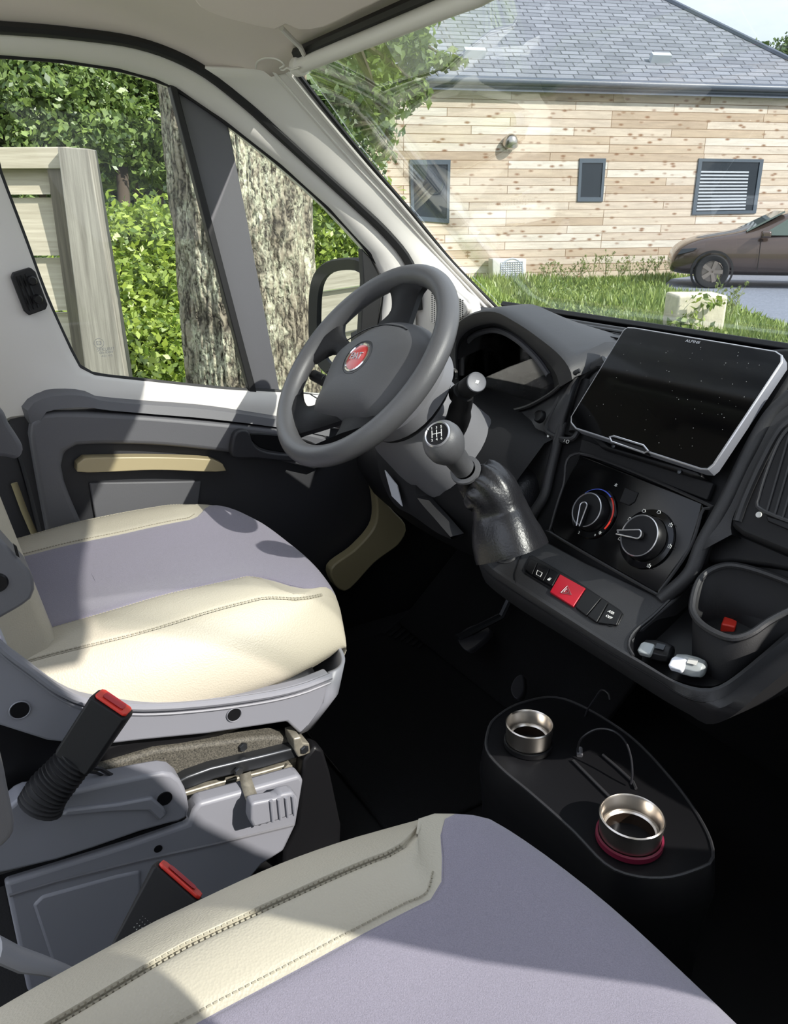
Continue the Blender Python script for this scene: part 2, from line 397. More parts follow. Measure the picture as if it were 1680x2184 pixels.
    # release lever in its dish
    rl = smooth([(497, 975), (498, 935), (506, 921), (520, 917), (532, 922), (540, 945), (556, 960), (590, 968), (640, 972), (640, 984), (600, 984), (545, 978)], 40, True)
    g = G(); g.plate([f(p) for p in L(rl, 'x', -.806)], f(V((0, 0, 0))) - f(V((.02, 0, 0)))); g.mk('release_lever', 'door_dark', rt, bevel=.004, bseg=3)
    di = smooth([(535, 925), (640, 935), (690, 960), (640, 968), (570, 960), (545, 948)], 24, True)
    g = G(); g.plate([f(p) for p in L(di, 'x', -.822)], f(V((0, 0, 0))) - f(V((.012, 0, 0)))); g.mk('lever_dish', 'smooth_black', rt, bevel=.002)
    return rt
dl = build_door(lambda p: V(p), 'door_1', -1)
XP = .762
dr = root('door_2', V((XP, .6, 0)), kind='structure')  # unseen passenger side, outline cut to cast the shadow lines on the seats
def yz(l): return [V((XP, y, z)) for y, z in l]
g = G(); g.plate(yz([(.40, 1.40), (.50, 1.275), (.57, 1.10), (.639, .97), (.72, .875), (.815, .785), (1.0, .62), (1.2, .5), (1.2, -.05), (.2, -.05), (.2, .60), (.66, .60), (.64, .63), (.565, .728), (.489, .808), (.416, .905), (.36, 1.0), (.30, 1.14), (.28, 1.40)]), (.04, 0, 0)); g.mk('shadow_frame', 'white', dr, bevel=.004)
g = G(); g.plate(yz([(.30, .6), (.30, 1.40), (-.10, 1.40), (-.10, .6)]), (.04, 0, 0)); g.mk('rear_shadow_frame', 'white', dr, bevel=.004)
g = G(); g.plate([V((XP + .02, y, z)) for y, z in [(.28, .58), (.70, .58), (.42, 1.0), (.30, 1.3)]], (.004, 0, 0)); g.mk('window_pane', 'glass', dr, smooth=False)
# outer skins under the doors close the cab to the sides
for s, nm in ((-1, 'wall_left'), (1, 'wall_right')):
    g = G(); xs = X0 + s * .87
    g.plate([V((xs, -1.4, -.06)), V((xs, 1.35, -.06)), V((xs, 1.35, .60)), V((xs, 1.0, .60)), V((xs, .2, .60)), V((xs, -.02, .6)), V((xs, -.1, 1.3)), V((xs, -1.4, 1.3))], V((s * .03, 0, 0)))
    o = g.mk(nm, 'paint', smooth=False); tag(o, kind='structure')
g = G(); g.plate([V((-.880, .50, -.05)), V((-.880, 1.22, -.05)), V((-.880, 1.22, .60)), V((-.880, .50, .60))], (-.01, 0, 0)); o = g.mk('baseboard_left', 'carpet'); tag(o, kind='structure')
g = G(); g.plate(L([(-120, 870), (10, 880), (36, 960), (56, 1030), (95, 1150), (110, 1250), (60, 1330), (-120, 1330)], 'x', -.884), (-.012, 0, 0)); o = g.mk('trim_3', 'door_dark', bevel=.004); tag(o, kind='structure')
g = G(); g.tube(L([(30, 1030), (52, 1090), (78, 1150)], 'x', -.874), .006, 8, flat=.5); o = g.mk('trim_4', 'beige_metal'); tag(o, kind='structure')
# latch bracket with two pegs on the left door frame
rt = root('blind_latch', at(62, 670, 'x', -.83), 'small black ribbed latch bracket with two pegs on the white frame behind the driver window', 'latch')
g = G(); g.plate(L([(24, 592), (28, 582), (66, 571), (76, 580), (102, 650), (98, 660), (62, 673), (52, 664)], 'x', -.845), (-.03, 0, 0)); g.mk('bracket', 'seal', rt, bevel=.002)
for k in range(3):
    a = (36 + k * 9, 590 - k * 3); b = (64 + k * 9, 662 - k * 3)
    g = G(); g.tube(L([a, b], 'x', -.844), .0022, 6); g.mk('rib', 'smooth_black', rt)
for x, y in ((67, 598), (79, 637)):
    g = G(); g.lathe([(0, .016), (.006, .016), (.008, .012), (.008, 0)], at(x, y, 'x', -.845), (1, 0, 0), 16); g.mk('peg', 'smooth_black', rt)
# sticker
rt = root('sticker', at(8, 806, 'x', -.85), 'white sticker with a blue outline drawing on the frame at the left edge', 'sticker')
g = G(); g.plate(L([(-30, 752), (-2, 764), (20, 804), (-30, 812)], 'x', -.853), (-.002, 0, 0)); g.mk('paper', 'paper', rt, smooth=False)
g = G(); g.tube(L([(-8, 776), (3, 776), (8, 786), (6, 793), (-6, 794), (-8, 776)], 'x', -.852), .0009, 5); g.mk('outline', 'blue', rt)
g = G(); g.tube(L([(-14, 803), (6, 803)], 'x', -.852), .0009, 5); g.mk('line', 'smooth_black', rt)
# etched marks on the side glass
rt = root('glass_marking', at(225, 765, 'x', X1 - .02), 'faint etched lettering low on the driver window glass, over the fence post', 'marking')
q0 = at(225, 740, 'x', X1 - .018)
for i, (s_, px, py, sz) in enumerate((('E3', 211, 732, .011), ('SEKURIT', 226, 745, .009), ('43R-00049', 226, 752, .006), ('AS2  M3', 228, 759, .006))):
    text('lettering', s_, sz, at(px, py, 'x', X1 - .018), (1, -.0, 0), (0, 0, 1), 'dust', rt, ext=.0002)
g = G(); c = at(211, 732, 'x', X1 - .018); g.tube([c + V((0, math.cos(a), math.sin(a))) * .009 for a in np.linspace(0, 2 * PI, 21)[:-1]], .0004, 4, closed=True); g.mk('ring', 'dust', rt)

# --- header: blind cassette along the top of the windscreen, visor, cord
a = onp(640, 140, WSP[0] + WSN * .035, WSP[1]); b = onp(1020, -12, WSP[0] + WSN * .035, WSP[1])
d_ = (b - a); d_.x = d_.x
rt = root('blind_cassette', a, 'off white blind cassette bar running along the top of the windscreen', 'blind')
pth = cat_rom([a + d_ * t for t in (0, .3, .6, .9, 1.02)] + [V((.12, .665, 1.29)), V((.32, .64, 1.31)), V((.55, .61, 1.335)), V((.74, .59, 1.36))], 40)
g = G(); g.tube(pth, .0125, 12, flat=1.0); g.mk('bar', 'white', rt)
g = G(); g.tube([p + V((0, -.006, .018)) for p in pth], .009, 8); g.mk('dark_gap', 'seal', rt, label='black seal strip above the bar')
g = G(); g.lathe([(0, 0), (.015, 0), (.016, .006), (.016, .02), (.012, .024)], a - d_.normalized() * .014, d_, 16); g.mk('end_cap', 'white', rt)
rt2 = root('sun_visor', onp(700, 60, (0, .25, 1.375), (0, .3, 1)), 'folded off white sun visor panel overhead beside the windscreen header', 'sun visor')
vp_ = smooth([(430, -60), (415, 5), (470, 36), (560, 60), (600, 66), (606, 56), (622, 56), (640, 66), (690, 62), (760, 30), (860, -20), (900, -60)], 40, True)
g = G(); g.plate([onp(x, y, (0, .25, 1.362), (0, .3, 1)) for x, y in vp_], (0, 0, .020)); g.mk('visor_board', 'headliner', rt2, bevel=.006, bseg=3)
g = G(); g.tube([onp(x, y, (0, .25, 1.375), (0, .3, 1)) for x, y in [(600, 60), (640, 100), (655, 130)]], .004, 8); g.mk('hinge_arm', 'white', rt2)
lp = cat_rom([onp(x, y, WSP[0] + WSN * .05, WSP[1]) for x, y in [(545, 148), (548, 133), (565, 124), (590, 126), (606, 138), (596, 146), (604, 150), (612, 145), (622, 148), (638, 143)]], 40)
g = G(); g.tube(lp, .0016, 6); g.mk('blind_cord', 'white', rt)
# ================================================================ SEATS
def cushion(rt, cx, yr, yf, zt, w=.285, b=.145, zb=.33, inb=1, si=.088):
    """inb = +1 when the aisle side is +x"""
    NS = 61; lat = []
    yy_rows = [(-.02, -.03), (0, 0)] + [(t, 0) for t in np.linspace(.04, .86, 22)] + [(.89, -.002), (.92, -.006), (.945, -.012), (.965, -.022), (.982, -.036), (.993, -.053), (1.0, -.075), (1.0, -.1), (.99, -.125)]
    def sec(yy):
        # half section from centre out, as (x, z) and the index where the leather begins
        wn = w * (1 - .10 * max(0, .35 - yy) ** 1.2 * 2.0 - .20 * max(0, (yy - .55) / .45) ** 2.6)
        q = min(1, max(0, (yy - .70) / .20)); q = q * q * (3 - 2 * q)
        bb = b + (wn - .040 - b) * q
        cr_ = .012 * (1 - max(0, (yy - .7) / .3) ** 2) if yy < 1 else 0
        lo_ = .005 if si < .07 else 0
        mids = [(bb + .012, cr_ * .75), ((bb + .012 + wn - si - .008) / 2, cr_ + .001), (wn - si - .008, cr_ * .9 - lo_ * .4), (wn - si, cr_ * .8 - .006 - lo_ * .4), (wn - si + .008, cr_ * .75 - lo_)]
        mids = [(x + (wn - .037 + .0035 * k - x) * q, z + (-.004 - .0025 * k - z) * q) for k, (x, z) in enumerate(mids)]
        K = [(0, -.004), (bb * .5, -.002), (bb - .012, cr_ * .35 * (1 - q) - .001 * q), (bb, (cr_ * .45 - .003) * (1 - q) - .003 * q)] + mids + [(wn - .016, -.028), (wn + .001, -.070), (wn + .002, -.105), (wn - .018, -.13)]
        return K
    ib = []; 
    rows = []
    SUB = 4
    for yy, dz in yy_rows:
        K = sec(yy); r = []
        pts = [V((x, z, 0)) for x, z in K]
        half = []
        for i in range(len(K) - 1):
            p0 = pts[i - 1] if i else V((-pts[1].x, pts[1].y, 0)); p1 = pts[i]; p2 = pts[i + 1]; p3 = pts[min(i + 2, len(K) - 1)]
            for k in range(SUB):
                t = k / SUB; half.append(.5 * ((2 * p1) + (p2 - p0) * t + (2 * p0 - 5 * p1 + 4 * p2 - p3) * t * t + (3 * p1 - p0 - 3 * p2 + p3) * t ** 3))
        half.append(pts[-1])
        full = [V((-p.x, p.y, 0)) for p in reversed(half[1:])] + half
        for p in full:
            s_ = p.x / w
            yfx = yf - .055 * abs(s_) ** 2.2
            y = yr + (yfx - yr) * yy
            z = zt + .010 * math.sin(PI * min(1, max(0, yy)) * .9) + p.y
            if dz < 0: z = (zt - .13) + (z - (zt - .13)) * max(0, 1 + dz / .13)
            z += .003 * noise.noise(V((p.x * 9 + cx, y * 9, 3)))
            r.append(V((cx + p.x, y, z)))
        rows.append(r)
    n = len(rows[0]); c = n // 2; kb = 3 * SUB; ks = 7 * SUB
    def strip(a, b_): return [r[a:b_ + 1] for r in rows]
    G().loft(strip(c - kb, c + kb)).mk('seat_panel', 'lilac', rt, label='lilac grey fabric centre panel')
    for s in (-1, 1):
        a, b_ = (c + kb, n - 1) if s > 0 else (0, c - kb)
        bo = G().loft(strip(a, b_)).mk('side_bolster', 'cream', rt, label='cream leather side bolster')
        g = G()
        # piping groove and the double stitch beside it
        kk = c + s * ks
        pth = [r[kk] + V((0, 0, .0012)) for r in rows[1:(26 if si < .07 else 21)]]
        g.tube(pth, .0016, 6)
        for o_ in (-1.7, 1.8):
            j = kk + (1 if o_ > 0 else -1) * 2
            fine = cat_rom([r[kk].lerp(r[j], abs(o_) / 1.9) + V((0, 0, .0014)) for r in rows[1:(26 if si < .07 else 21)]], 240)
            for i in range(0, 238, 3): g.tube(fine[i:i + 3], .0011, 4)
        ik = c + s * (kb + 2)
        fine = cat_rom([r[ik] + V((0, 0, .0006)) for r in rows[1:21]], 240)
        for i in range(0, 238, 3): g.tube(fine[i:i + 3], .0010, 4)
        g.mk('stitching', 'seam', bo)
    # underside
    und = [r[0] for r in rows] + list(reversed([r[-1] for r in rows]))
    G().add(und, [tuple(range(len(und)))]).mk('cushion_base', 'seam_dark', rt, smooth=False)
    # edge welt between fabric and leather
    return rows, c, kb

def backrest(rt, cx, y0, z0, lean, h, w, inb, dy=0.0):
    up = V((0, -math.sin(lean), math.cos(lean))); nn = V((0, math.cos(lean), math.sin(lean)))
    base = V((cx, y0, z0)); rows = []
    for i in range(15):
        t = i / 14; ww = w * (1 - .10 * t - .14 * max(0, t - .8) / .2)
        cc = base + up * (h * t); th = .055 if t < .93 else .03; r = []
        prof = [(-1.0, -.04), (-1.04, 0), (-1.0, .75), (-.93, 1.0), (-.72, 1.05), (-.55, .62), (-.3, .50), (0, .48), (.3, .50), (.55, .62), (.72, 1.05), (.93, 1.0), (1.0, .75), (1.04, 0), (1.0, -.04), (0, -.3)]
        rows.append([cc + V((a * ww, 0, 0)) + nn * (b_ * th - .02) for a, b_ in prof])
    r2 = rows
    G().loft([r[5:10] for r in r2]).mk('backrest_panel', 'lilac', rt)
    G().loft([r[1:6] for r in r2]).mk('backrest_bolster', 'cream', rt); G().loft([r[9:14] for r in r2]).mk('backrest_bolster', 'cream', rt)
    G().loft([[r[13], r[14], r[15], r[0], r[1]] for r in r2], capends=False).add(r2[-1], [tuple(range(16))]).mk('backrest_shell', 'grey', rt)

# ---- driver seat
ds = root('driver_seat', (-.54, .25, 0), 'driver seat, lilac grey and cream, on a blue grey base below the steering wheel', 'seat')
cushion(ds, -.535, .035, .562, .452, w=.290, b=.145, si=.052)
g = G(); g.tube([V((x, .183 + .006 * math.sin(x * 20), .4535)) for x in np.linspace(-.668, -.402, 12)], .0016, 6); g.mk('cross_seam', 'seam_dark', ds)
backrest(ds, -.56, .066, .44, .16, .55, .24, 1)
g = G(); g.plate(L([(-80, 1500), (60, 1540), (150, 1560), (150, 1720), (-80, 1760)], 'x', -.246), (-.01, 0, 0)); g.mk('base_recess', 'smooth_black', ds)
# blue-grey shroud on the aisle side, traced on its plane
XS = -.238
sh = smooth([(-60, 1300), (0, 1371), (60, 1418), (125, 1466), (190, 1492), (300, 1502), (430, 1495), (560, 1478), (640, 1460), (703, 1436)], 34)
top = L(sh, 'x', XS)
fr_ = L([(703, 1436), (700, 1465), (690, 1500), (684, 1515), (672, 1532), (660, 1548), (640, 1566)], 'x', XS)
bot = L([(640, 1566), (612, 1540), (560, 1548), (440, 1566), (300, 1580), (200, 1592), (100, 1580), (0, 1548), (-60, 1515)], 'x', XS)
poly = top + fr_[1:] + bot[1:]
g = G(); g.plate(poly, (-.02, 0, 0)); 
sd = g.mk('side_cover', 'grey', ds, bevel=.004, bseg=3)
lipp = [p + V((.004, 0, -.003)) for p in top]
g = G(); g.tube(lipp, .0055, 8); g.mk('cover_rim', 'grey', sd)
g = G(); g.tube([p + V((.001, 0, -.016)) for p in top], .0022, 6); g.mk('cover_ridge', 'grey', sd)
# front wrap of the shroud round the cushion front
rowsF = []
for q, z in ((top[-1], 0), (fr_[2], 0), (fr_[-1], 0)):
    r = []
    for t in np.linspace(0, 1, 16):
        A = t * PI / 2
        r.append(V((-.53 + (q.x + .53) * math.cos(A) ** .45 if A < PI / 2 else -.53, q.y + .06 * math.sin(A) ** .7, q.z)))
    rowsF.append(r)
g = G(); g.loft(rowsF); g.mk('front_cover', 'grey', ds, solid=.006)
for x, y, r in ((42, 1514, .011), (499, 1524, .010)):
    c = at(x, y, 'x', XS + .001)
    g = G(); g.lathe([(0, .0012), (r, .0012), (r, -.004)], c, (1, 0, 0), 20); g.mk('screw_hole', 'smooth_black', sd)
    g = G(); g.lathe([(r, .0004), (r + .001, .0018), (r + .002, .0004)], c, (1, 0, 0), 20); g.mk('hole_rim', 'grey', sd)
# dark void + pan under the cushion
G().box((-.54, .24, .305), .56, .44, .07).mk('cushion_pan', 'smooth_black', ds, bevel=.02)
# speckled carpeted rail cover and the steel slide rail
XR = -.250
cov = L([(120, 1690), (150, 1650), (230, 1630), (330, 1600), (450, 1585), (530, 1575), (585, 1570), (630, 1578), (640, 1600), (560, 1622), (470, 1630), (400, 1672), (330, 1680), (200, 1700)], 'x', XR)
g = G(); g.plate(cov, (-.03, 0, 0)); g.mk('rail_cover', 'wornsteel', ds, bevel=.006, bseg=3)
rl = L([(372, 1672), (400, 1656), (450, 1638), (560, 1612), (632, 1594), (638, 1616), (560, 1640), (460, 1662), (395, 1688)], 'x', -.232)
g = G(); g.plate(rl, (-.03, 0, 0)); g.mk('slide_rail', 'metal_dark', ds, bevel=.004, bseg=3, label='dark glossy steel slide rail')
brk = L([(626, 1576), (642, 1572), (646, 1584), (660, 1586), (662, 1606), (648, 1612), (636, 1616), (628, 1600)], 'x', -.225)
g = G(); g.plate(brk, (-.035, 0, 0)); br = g.mk('rail_bracket', 'zinc', ds, bevel=.002)
for x, y in ((517, 1592), (508, 1640 + 3), (648, 1597)):
    c = at(x, y, 'x', -.226 if y != 1592 else XR)
    g = G(); g.lathe([(0, .005), (.006, .005), (.0075, .003), (.0075, 0)], c, (1, 0, 0), 6); g.mk('bolt', 'metal_dark', ds)
# dusty floor flange of the rail
fl_ = L([(370, 1700), (395, 1690), (470, 1668), (560, 1646), (642, 1622), (648, 1640), (560, 1672), (470, 1700), (400, 1735)], 'x', -.255)
g = G(); g.plate(fl_, (-.06, 0, 0)); g.mk('rail_flange', 'zinc', ds, bevel=.002)
for x, y in ((440, 1692), (612, 1637)):
    g = G(); g.lathe([(0, .006), (.008, .006), (.008, 0)], at(x, y, 'x', -.255), (1, 0, .2), 6); g.mk('bolt', 'zinc', ds)
# upper swivel cover with its rounded nose, the buckle stands in it
uc = smooth([(-80, 1750), (20, 1722), (50, 1700), (130, 1694), (230, 1672), (330, 1652), (365, 1650), (390, 1672), (402, 1710), (402, 1740), (385, 1752), (360, 1758)], 30)
ucb = [(300, 1775), (200, 1810), (120, 1836), (20, 1860), (-80, 1880)]
XU = -.196
g = G(); g.plate(L(uc + ucb, 'x', XU), (-.035, 0, 0)); u_ = g.mk('upper_base_cover', 'grey', ds, bevel=.005, bseg=3)
st = L([(132, 1742), (142, 1728), (250, 1716), (325, 1702), (350, 1724), (356, 1738), (340, 1752), (318, 1730), (250, 1732)], 'x', XU + .006)
g = G(); g.plate(st, (-.01, 0, 0)); g.mk('step_ridge', 'grey', u_, bevel=.003)
g = G(); c = at(351, 1703, 'x', XU + .0005); g.lathe([(0, .0012), (.0105, .0012), (.0105, -.003)], c, (1, 0, 0), 20); g.mk('screw_hole', 'smooth_black', u_)
# gap
g = G(); g.plate(L([(-80, 1890), (20, 1860), (200, 1806), (402, 1742), (412, 1764), (200, 1838), (20, 1886), (-80, 1915)], 'x', XU - .02), (-.03, 0, 0)); g.mk('cover_gap', 'smooth_black', ds)
# seat box side panel
XB = -.205
bx = L([(10, 1884), (120, 1850), (280, 1800), (400, 1756), (412, 1730), (430, 1712), (520, 1690), (640, 1654), (646, 1664), (628, 1760), (600, 1820), (700, 1870), (640, 2184), (90, 2184), (60, 2080)], 'x', XB)
bx = L([(10, 1884), (120, 1850), (280, 1800), (402, 1758), (412, 1730), (425, 1714), (520, 1688), (640, 1654), (648, 1664), (632, 1760), (606, 1816), (560, 1845), (330, 2120), (60, 2120)], 'x', XB)
g = G(); g.plate(bx, (-.03, 0, 0)); sb = g.mk('seat_box_panel', 'grey', ds, bevel=.006, bseg=3)
g = G(); g.tube(L([(20, 1910), (120, 1880), (300, 1835), (460, 1800), (625, 1760)], 'x', XB + .0005), .0025, 6); g.mk('panel_crease', 'door_grey', sb)
g = G(); g.plate(L([(70, 1932), (90, 1912), (250, 1868), (300, 1858), (300, 2060), (120, 2080)], 'x', XB + .003), (-.01, 0, 0)); g.mk('raised_panel', 'grey', sb, bevel=.004)
g = G(); g.lathe([(0, .001), (.006, .001), (.006, -.003)], at(337, 1810, 'x', XB), (1, 0, 0), 16); g.mk('screw_hole', 'smooth_black', sb)
dk = L([(648, 1622), (672, 1592), (690, 1600), (705, 1650), (728, 1760), (725, 1840), (600, 1900), (606, 1816), (634, 1760)], 'x', XB - .02)
g = G(); g.plate(dk, (-.03, 0, 0)); g.mk('box_front_panel', 'smooth_black', ds, bevel=.005)  # black here puts the shade at the box front into the colour
G().box((-.56, .20, .12), .56, .46, .24).mk('seat_box', 'smooth_black', ds, bevel=.01)
# slide lever: metal strap and ribbed plastic grip
stp = [at(x, y, 'x', q) for x, y, q in [(522, 1650, -.228), (526, 1672, -.215), (536, 1700, -.19), (550, 1712, -.175)]]
g = G(); g.loft([[p + V((0, -.009, 0)), p + V((0, .009, 0))] for p in stp]); lv = g.mk('lever_strap', 'zinc', ds, solid=.003, soff=0)
gr = L([(536, 1716), (546, 1712), (590, 1704), (600, 1695), (626, 1690), (636, 1702), (638, 1722), (628, 1738), (590, 1752), (540, 1766), (534, 1750)], 'x', -.165)
g = G(); g.plate(gr, (-.022, 0, 0)); gp = g.mk('lever_grip', 'grey', ds, bevel=.004, bseg=3)
for x in (578, 594, 610, 624):
    g = G(); g.tube(L([(x, 1708 - (x - 578) * .22), (x + 4, 1752 - (x - 578) * .3)], 'x', -.1635), .0028, 8); g.mk('grip_rib', 'grey', gp)
g = G(); g.plate(L([(497, 1708), (512, 1690), (536, 1700), (536, 1770), (497, 1780)], 'x', XB + .001), (-.002, 0, 0)); 
g = G(); g.tube([at(x, y, 'x', -.215) for x, y in [(180, 1634), (215, 1640), (240, 1655), (248, 1668)]], .003, 6); g.mk('wiring', 'cable', ds)
g = G(); g.tube([at(x, y, 'x', -.218) for x, y in [(170, 1644), (205, 1648), (232, 1660), (250, 1672)]], .0022, 6); g.mk('wiring', 'cable', ds)
# armrests hanging at the left edge
def arm(name, px_, x0, th, label, cat_):
    ps = L(smooth(px_, 40, True), 'x', x0)
    g = G(); g.plate(ps, (-th, 0, 0)); o = g.mk(name, 'door_grey', bevel=.010, bseg=4); tag(o, label, cat_); return o
rt = root('armrest', at(0, 1250, 'x', -.21), 'rounded grey armrest of the driver seat with a black bolt, at the left edge', 'armrest')
g = G(); g.plate(L(smooth([(-120, 1060), (-40, 1120), (0, 1148), (40, 1192), (70, 1228), (74, 1262), (60, 1284), (0, 1320), (-60, 1350), (-160, 1330)], 40, True), 'x', -.215), (-.055, 0, 0)); g.mk('pad', 'door_grey', rt, bevel=.010, bseg=4)
g = G(); g.lathe([(0, .003), (.010, .003), (.012, 0)], at(-6, 1243, 'x', -.215), (1, 0, 0), 20); g.mk('bolt', 'smooth_black', rt)
g = G(); g.plate(L([(28, 1160), (36, 1166), (42, 1190), (34, 1184)], 'x', -.213), (-.003, 0, 0)); g.mk('slot', 'smooth_black', rt)
arm('armrest', [(-90, 1600), (-20, 1610), (4, 1626), (16, 1680), (30, 1750), (30, 1778), (14, 1800), (-10, 1815), (-90, 1810)], .10, .05, 'grey armrest end of the passenger seat at the left edge, below the belt buckle boot', 'armrest')

# ---- passenger seat
ps_ = root('passenger_seat', (.42, .15, 0), 'passenger seat with lilac grey centre and cream leather sides in the foreground', 'seat')
cushion(ps_, .432, -.09, .478, .436, w=.302, b=.150)
backrest(ps_, .445, -.07, .42, .30, .42, .235, 1)
G().box((.425, .18, .30), .50, .46, .09).mk('cushion_pan', 'grey', ps_, bevel=.02)
G().box((.425, .16, .13), .42, .42, .26).mk('seat_box', 'smooth_black', ps_, bevel=.01)
lvp = [at(x, y, 'x', .10) for x, y in [(-10, 2022), (40, 2046), (90, 2058), (140, 2074), (186, 2096), (230, 2104)]]
g = G(); g.tube(lvp, [.016, .015, .012, .010, .0085, .008], 12, flat=.45, updir=(0, 0, 1)); g.mk('recline_lever', 'grey', ps_, label='blue grey recline lever of the seat')

# ================================================================ BELT BUCKLES
def buckle(label, head, axis, width_dir, L_, w0, w1, d0, m_):
    rt = root('seat_belt_buckle', head, label, 'seat belt buckle')
    a = V(axis).normalized(); wd = V(width_dir); wd = (wd - a * (wd @ a)).normalized(); dd = a.cross(wd)
    rows = []
    for t, q in ((0, .97), (.04, 1), (.5, (1 + w1 / w0) / 2), (.96, w1 / w0), (1, w1 / w0 * .95)):
        c = V(head) + a * (L_ * t); ww = w0 / 2 * q; d_ = d0 / 2 * (1 - .12 * t)
        rows.append([c + wd * ww * s1 + dd * d_ * s2 for s1, s2 in ((-1, -.6), (-.9, -1), (.9, -1), (1, -.6), (1, .6), (.9, 1), (-.9, 1), (-1, .6))])
    g = G(); g.loft(rows, closed=True, capends=True); g.mk('housing', 'dash_dark', rt, bevel=.0015)
    bt = [V(head) - a * .0005 + wd * (w0 / 2 * .86) * s1 + dd * (d0 / 2 * .72) * s2 for s1, s2 in ((-1, -.7), (-.85, -1), (.85, -1), (1, -.7), (1, .7), (.85, 1), (-.85, 1), (-1, .7))]
    g = G(); g.plate(bt, -a * .004); b_ = g.mk('release_button', 'red', rt, bevel=.0012)
    sc = [p - a * .0052 + (V(head) - p) * .35 for p in bt]
    g = G(); g.plate(sc, -a * .0006); g.mk('button_dimple', 'hazard', b_, bevel=.0003)
    return rt, a, wd, dd
h1 = at(240, 1502, 'x', -.155); e1 = at(160, 1622, 'x', -.17)
bk, a, wd, dd = buckle('red buttoned belt buckle standing on a ribbed black boot beside the driver seat base', h1, e1 - h1, CR * 1.0 - CU * .45, (e1 - h1).length, .052, .050, .032, 0)
pb = cat_rom([e1 - a * .004, at(130, 1655, 'x', -.175), at(100, 1690, 'x', -.18), at(84, 1722, 'x', -.185)], 80)
g = G(); g.tube(pb, [.0215 + .0022 * math.sin(i * 2 * PI / 6.2) + .006 * i / 80 for i in range(80)], 20, flat=.75, updir=dd); g.mk('corrugated_boot', 'dash_dark', bk, label='corrugated black boot')
h2 = at(382, 1880, 'x', .02); e2 = at(262, 2030, 'x', .03)
bk2, a, wd, dd = buckle('seat belt buckle with red button in a smooth black wedge sleeve beside the passenger cushion', h2, e2 - h2, CR * .93 - CU * .37, (e2 - h2).length, .068, .030, .034, 0)
g = G(); g.tube(cat_rom([e2, at(238, 2062, 'x', .03), at(205, 2096, 'x', .02), V((.16, at(205, 2096, 'x', .02).y, .2))], 16), .009, 10); g.mk('stalk', 'smooth_black', bk2)
q1 = at(318, 1950, 'x', .03); rr_ = a.cross(wd)
sgn = 1 if rr_ @ (CP - q1) > 0 else -1
g = G()
for i in range(5):
    for j in range(4):
        g.box(h2 + a * (.045 + .0045 * j) + wd * (.0035 * (i - 2)) + rr_ * sgn * .0150, .0016, .0016, .0012)
g.mk('moulded_dots', 'dust', bk2)
# left foreground: grey pillar side at far left (belt guide)
arm('belt_guide', [(-60, 860), (0, 872), (20, 905), (48, 950), (46, 972), (36, 980), (14, 976), (-60, 960)], -.60, .03, 'grey belt guide cover at the left edge beside the driver backrest', 'belt guide')
# ================================================================ STEERING WHEEL
CW = V((-.48, .668, .7665)); TW = math.radians(41)
WN = V((0, -math.cos(TW), math.sin(TW))); WU = V((0, math.sin(TW), math.cos(TW))); WX = V((1, 0, 0))
def wp(x, y, o=0): return CW + WX * x + WU * y + WN * o
sw = root('steering_wheel', CW - WN * .06, 'dark grey steering wheel with a round red emblem on its hub', 'steering wheel')
g = G(); g.tube([wp(.187 * math.sin(a), .187 * math.cos(a)) for a in np.linspace(0, 2 * PI, 97)[:-1]], .0188, 20, closed=True, flat=1.0, updir=WN); g.mk('rim', 'wheel', sw)
def spoke(pa, pb, o0=-.012, o1=-.004, w=None):
    """pa, pb: edge polylines in wheel coordinates from hub to rim"""
    A = cat_rom([V((x, y, o)) for x, y, o in pa], 14); B = cat_rom([V((x, y, o)) for x, y, o in pb], 14); rows = []
    for p, q in zip(A, B):
        m_ = (p + q) / 2; r = []
        for t, h in ((0, -.010), (0, 0), (.12, .006), (.5, .010), (.88, .006), (1, 0), (1, -.010), (.5, -.014)):
            c = p.lerp(q, t); r.append(wp(c.x, c.y, c.z + h))
        rows.append(r)
    g = G(); g.loft(rows, closed=True, capends=True); return g.mk('spoke', 'dash_dark', sw)
spoke([(-.055, .080, -.012), (-.042, .11, -.014), (-.066, .142, -.010), (-.105, .165, -.004)], [(.04, .085, -.012), (.024, .115, -.014), (.008, .165, -.010), (.035, .188, -.004)])
spoke([(-.09, .035, -.02), (-.13, .042, -.018), (-.150, .052, -.010), (-.165, .075, -.004)], [(-.09, -.01, -.02), (-.13, .008, -.018), (-.146, .005, -.010), (-.168, -.025, -.004)])
spoke([(-.06, -.085, -.012), (-.10, -.105, -.014), (-.135, -.098, -.010), (-.160, -.075, -.004)], [(.03, -.105, -.012), (-.03, -.135, -.016), (-.06, -.158, -.010), (-.070, -.178, -.004)])
spoke([(.02, -.09, -.014), (.035, -.12, -.016), (.035, -.150, -.012), (.0, -.182, -.004)], [(.11, -.06, -.014), (.13, -.08, -.014), (.148, -.085, -.010), (.165, -.075, -.004)])
spoke([(.10, -.02, -.02), (.14, -.02, -.018), (.160, -.035, -.008)], [(.10, .055, -.02), (.135, .05, -.018), (.165, .06, -.008)])
hub2 = [(-.062, -.117), (.0, -.112), (.060, -.100), (.106, -.087), (.130, -.06), (.148, -.01), (.156, .04), (.149, .066), (.136, .080), (.1, .095), (.061, .102), (.004, .099), (-.027, .088), (-.061, .064), (-.092, .032), (-.107, .004), (-.100, -.03), (-.087, -.06), (-.070, -.095)]
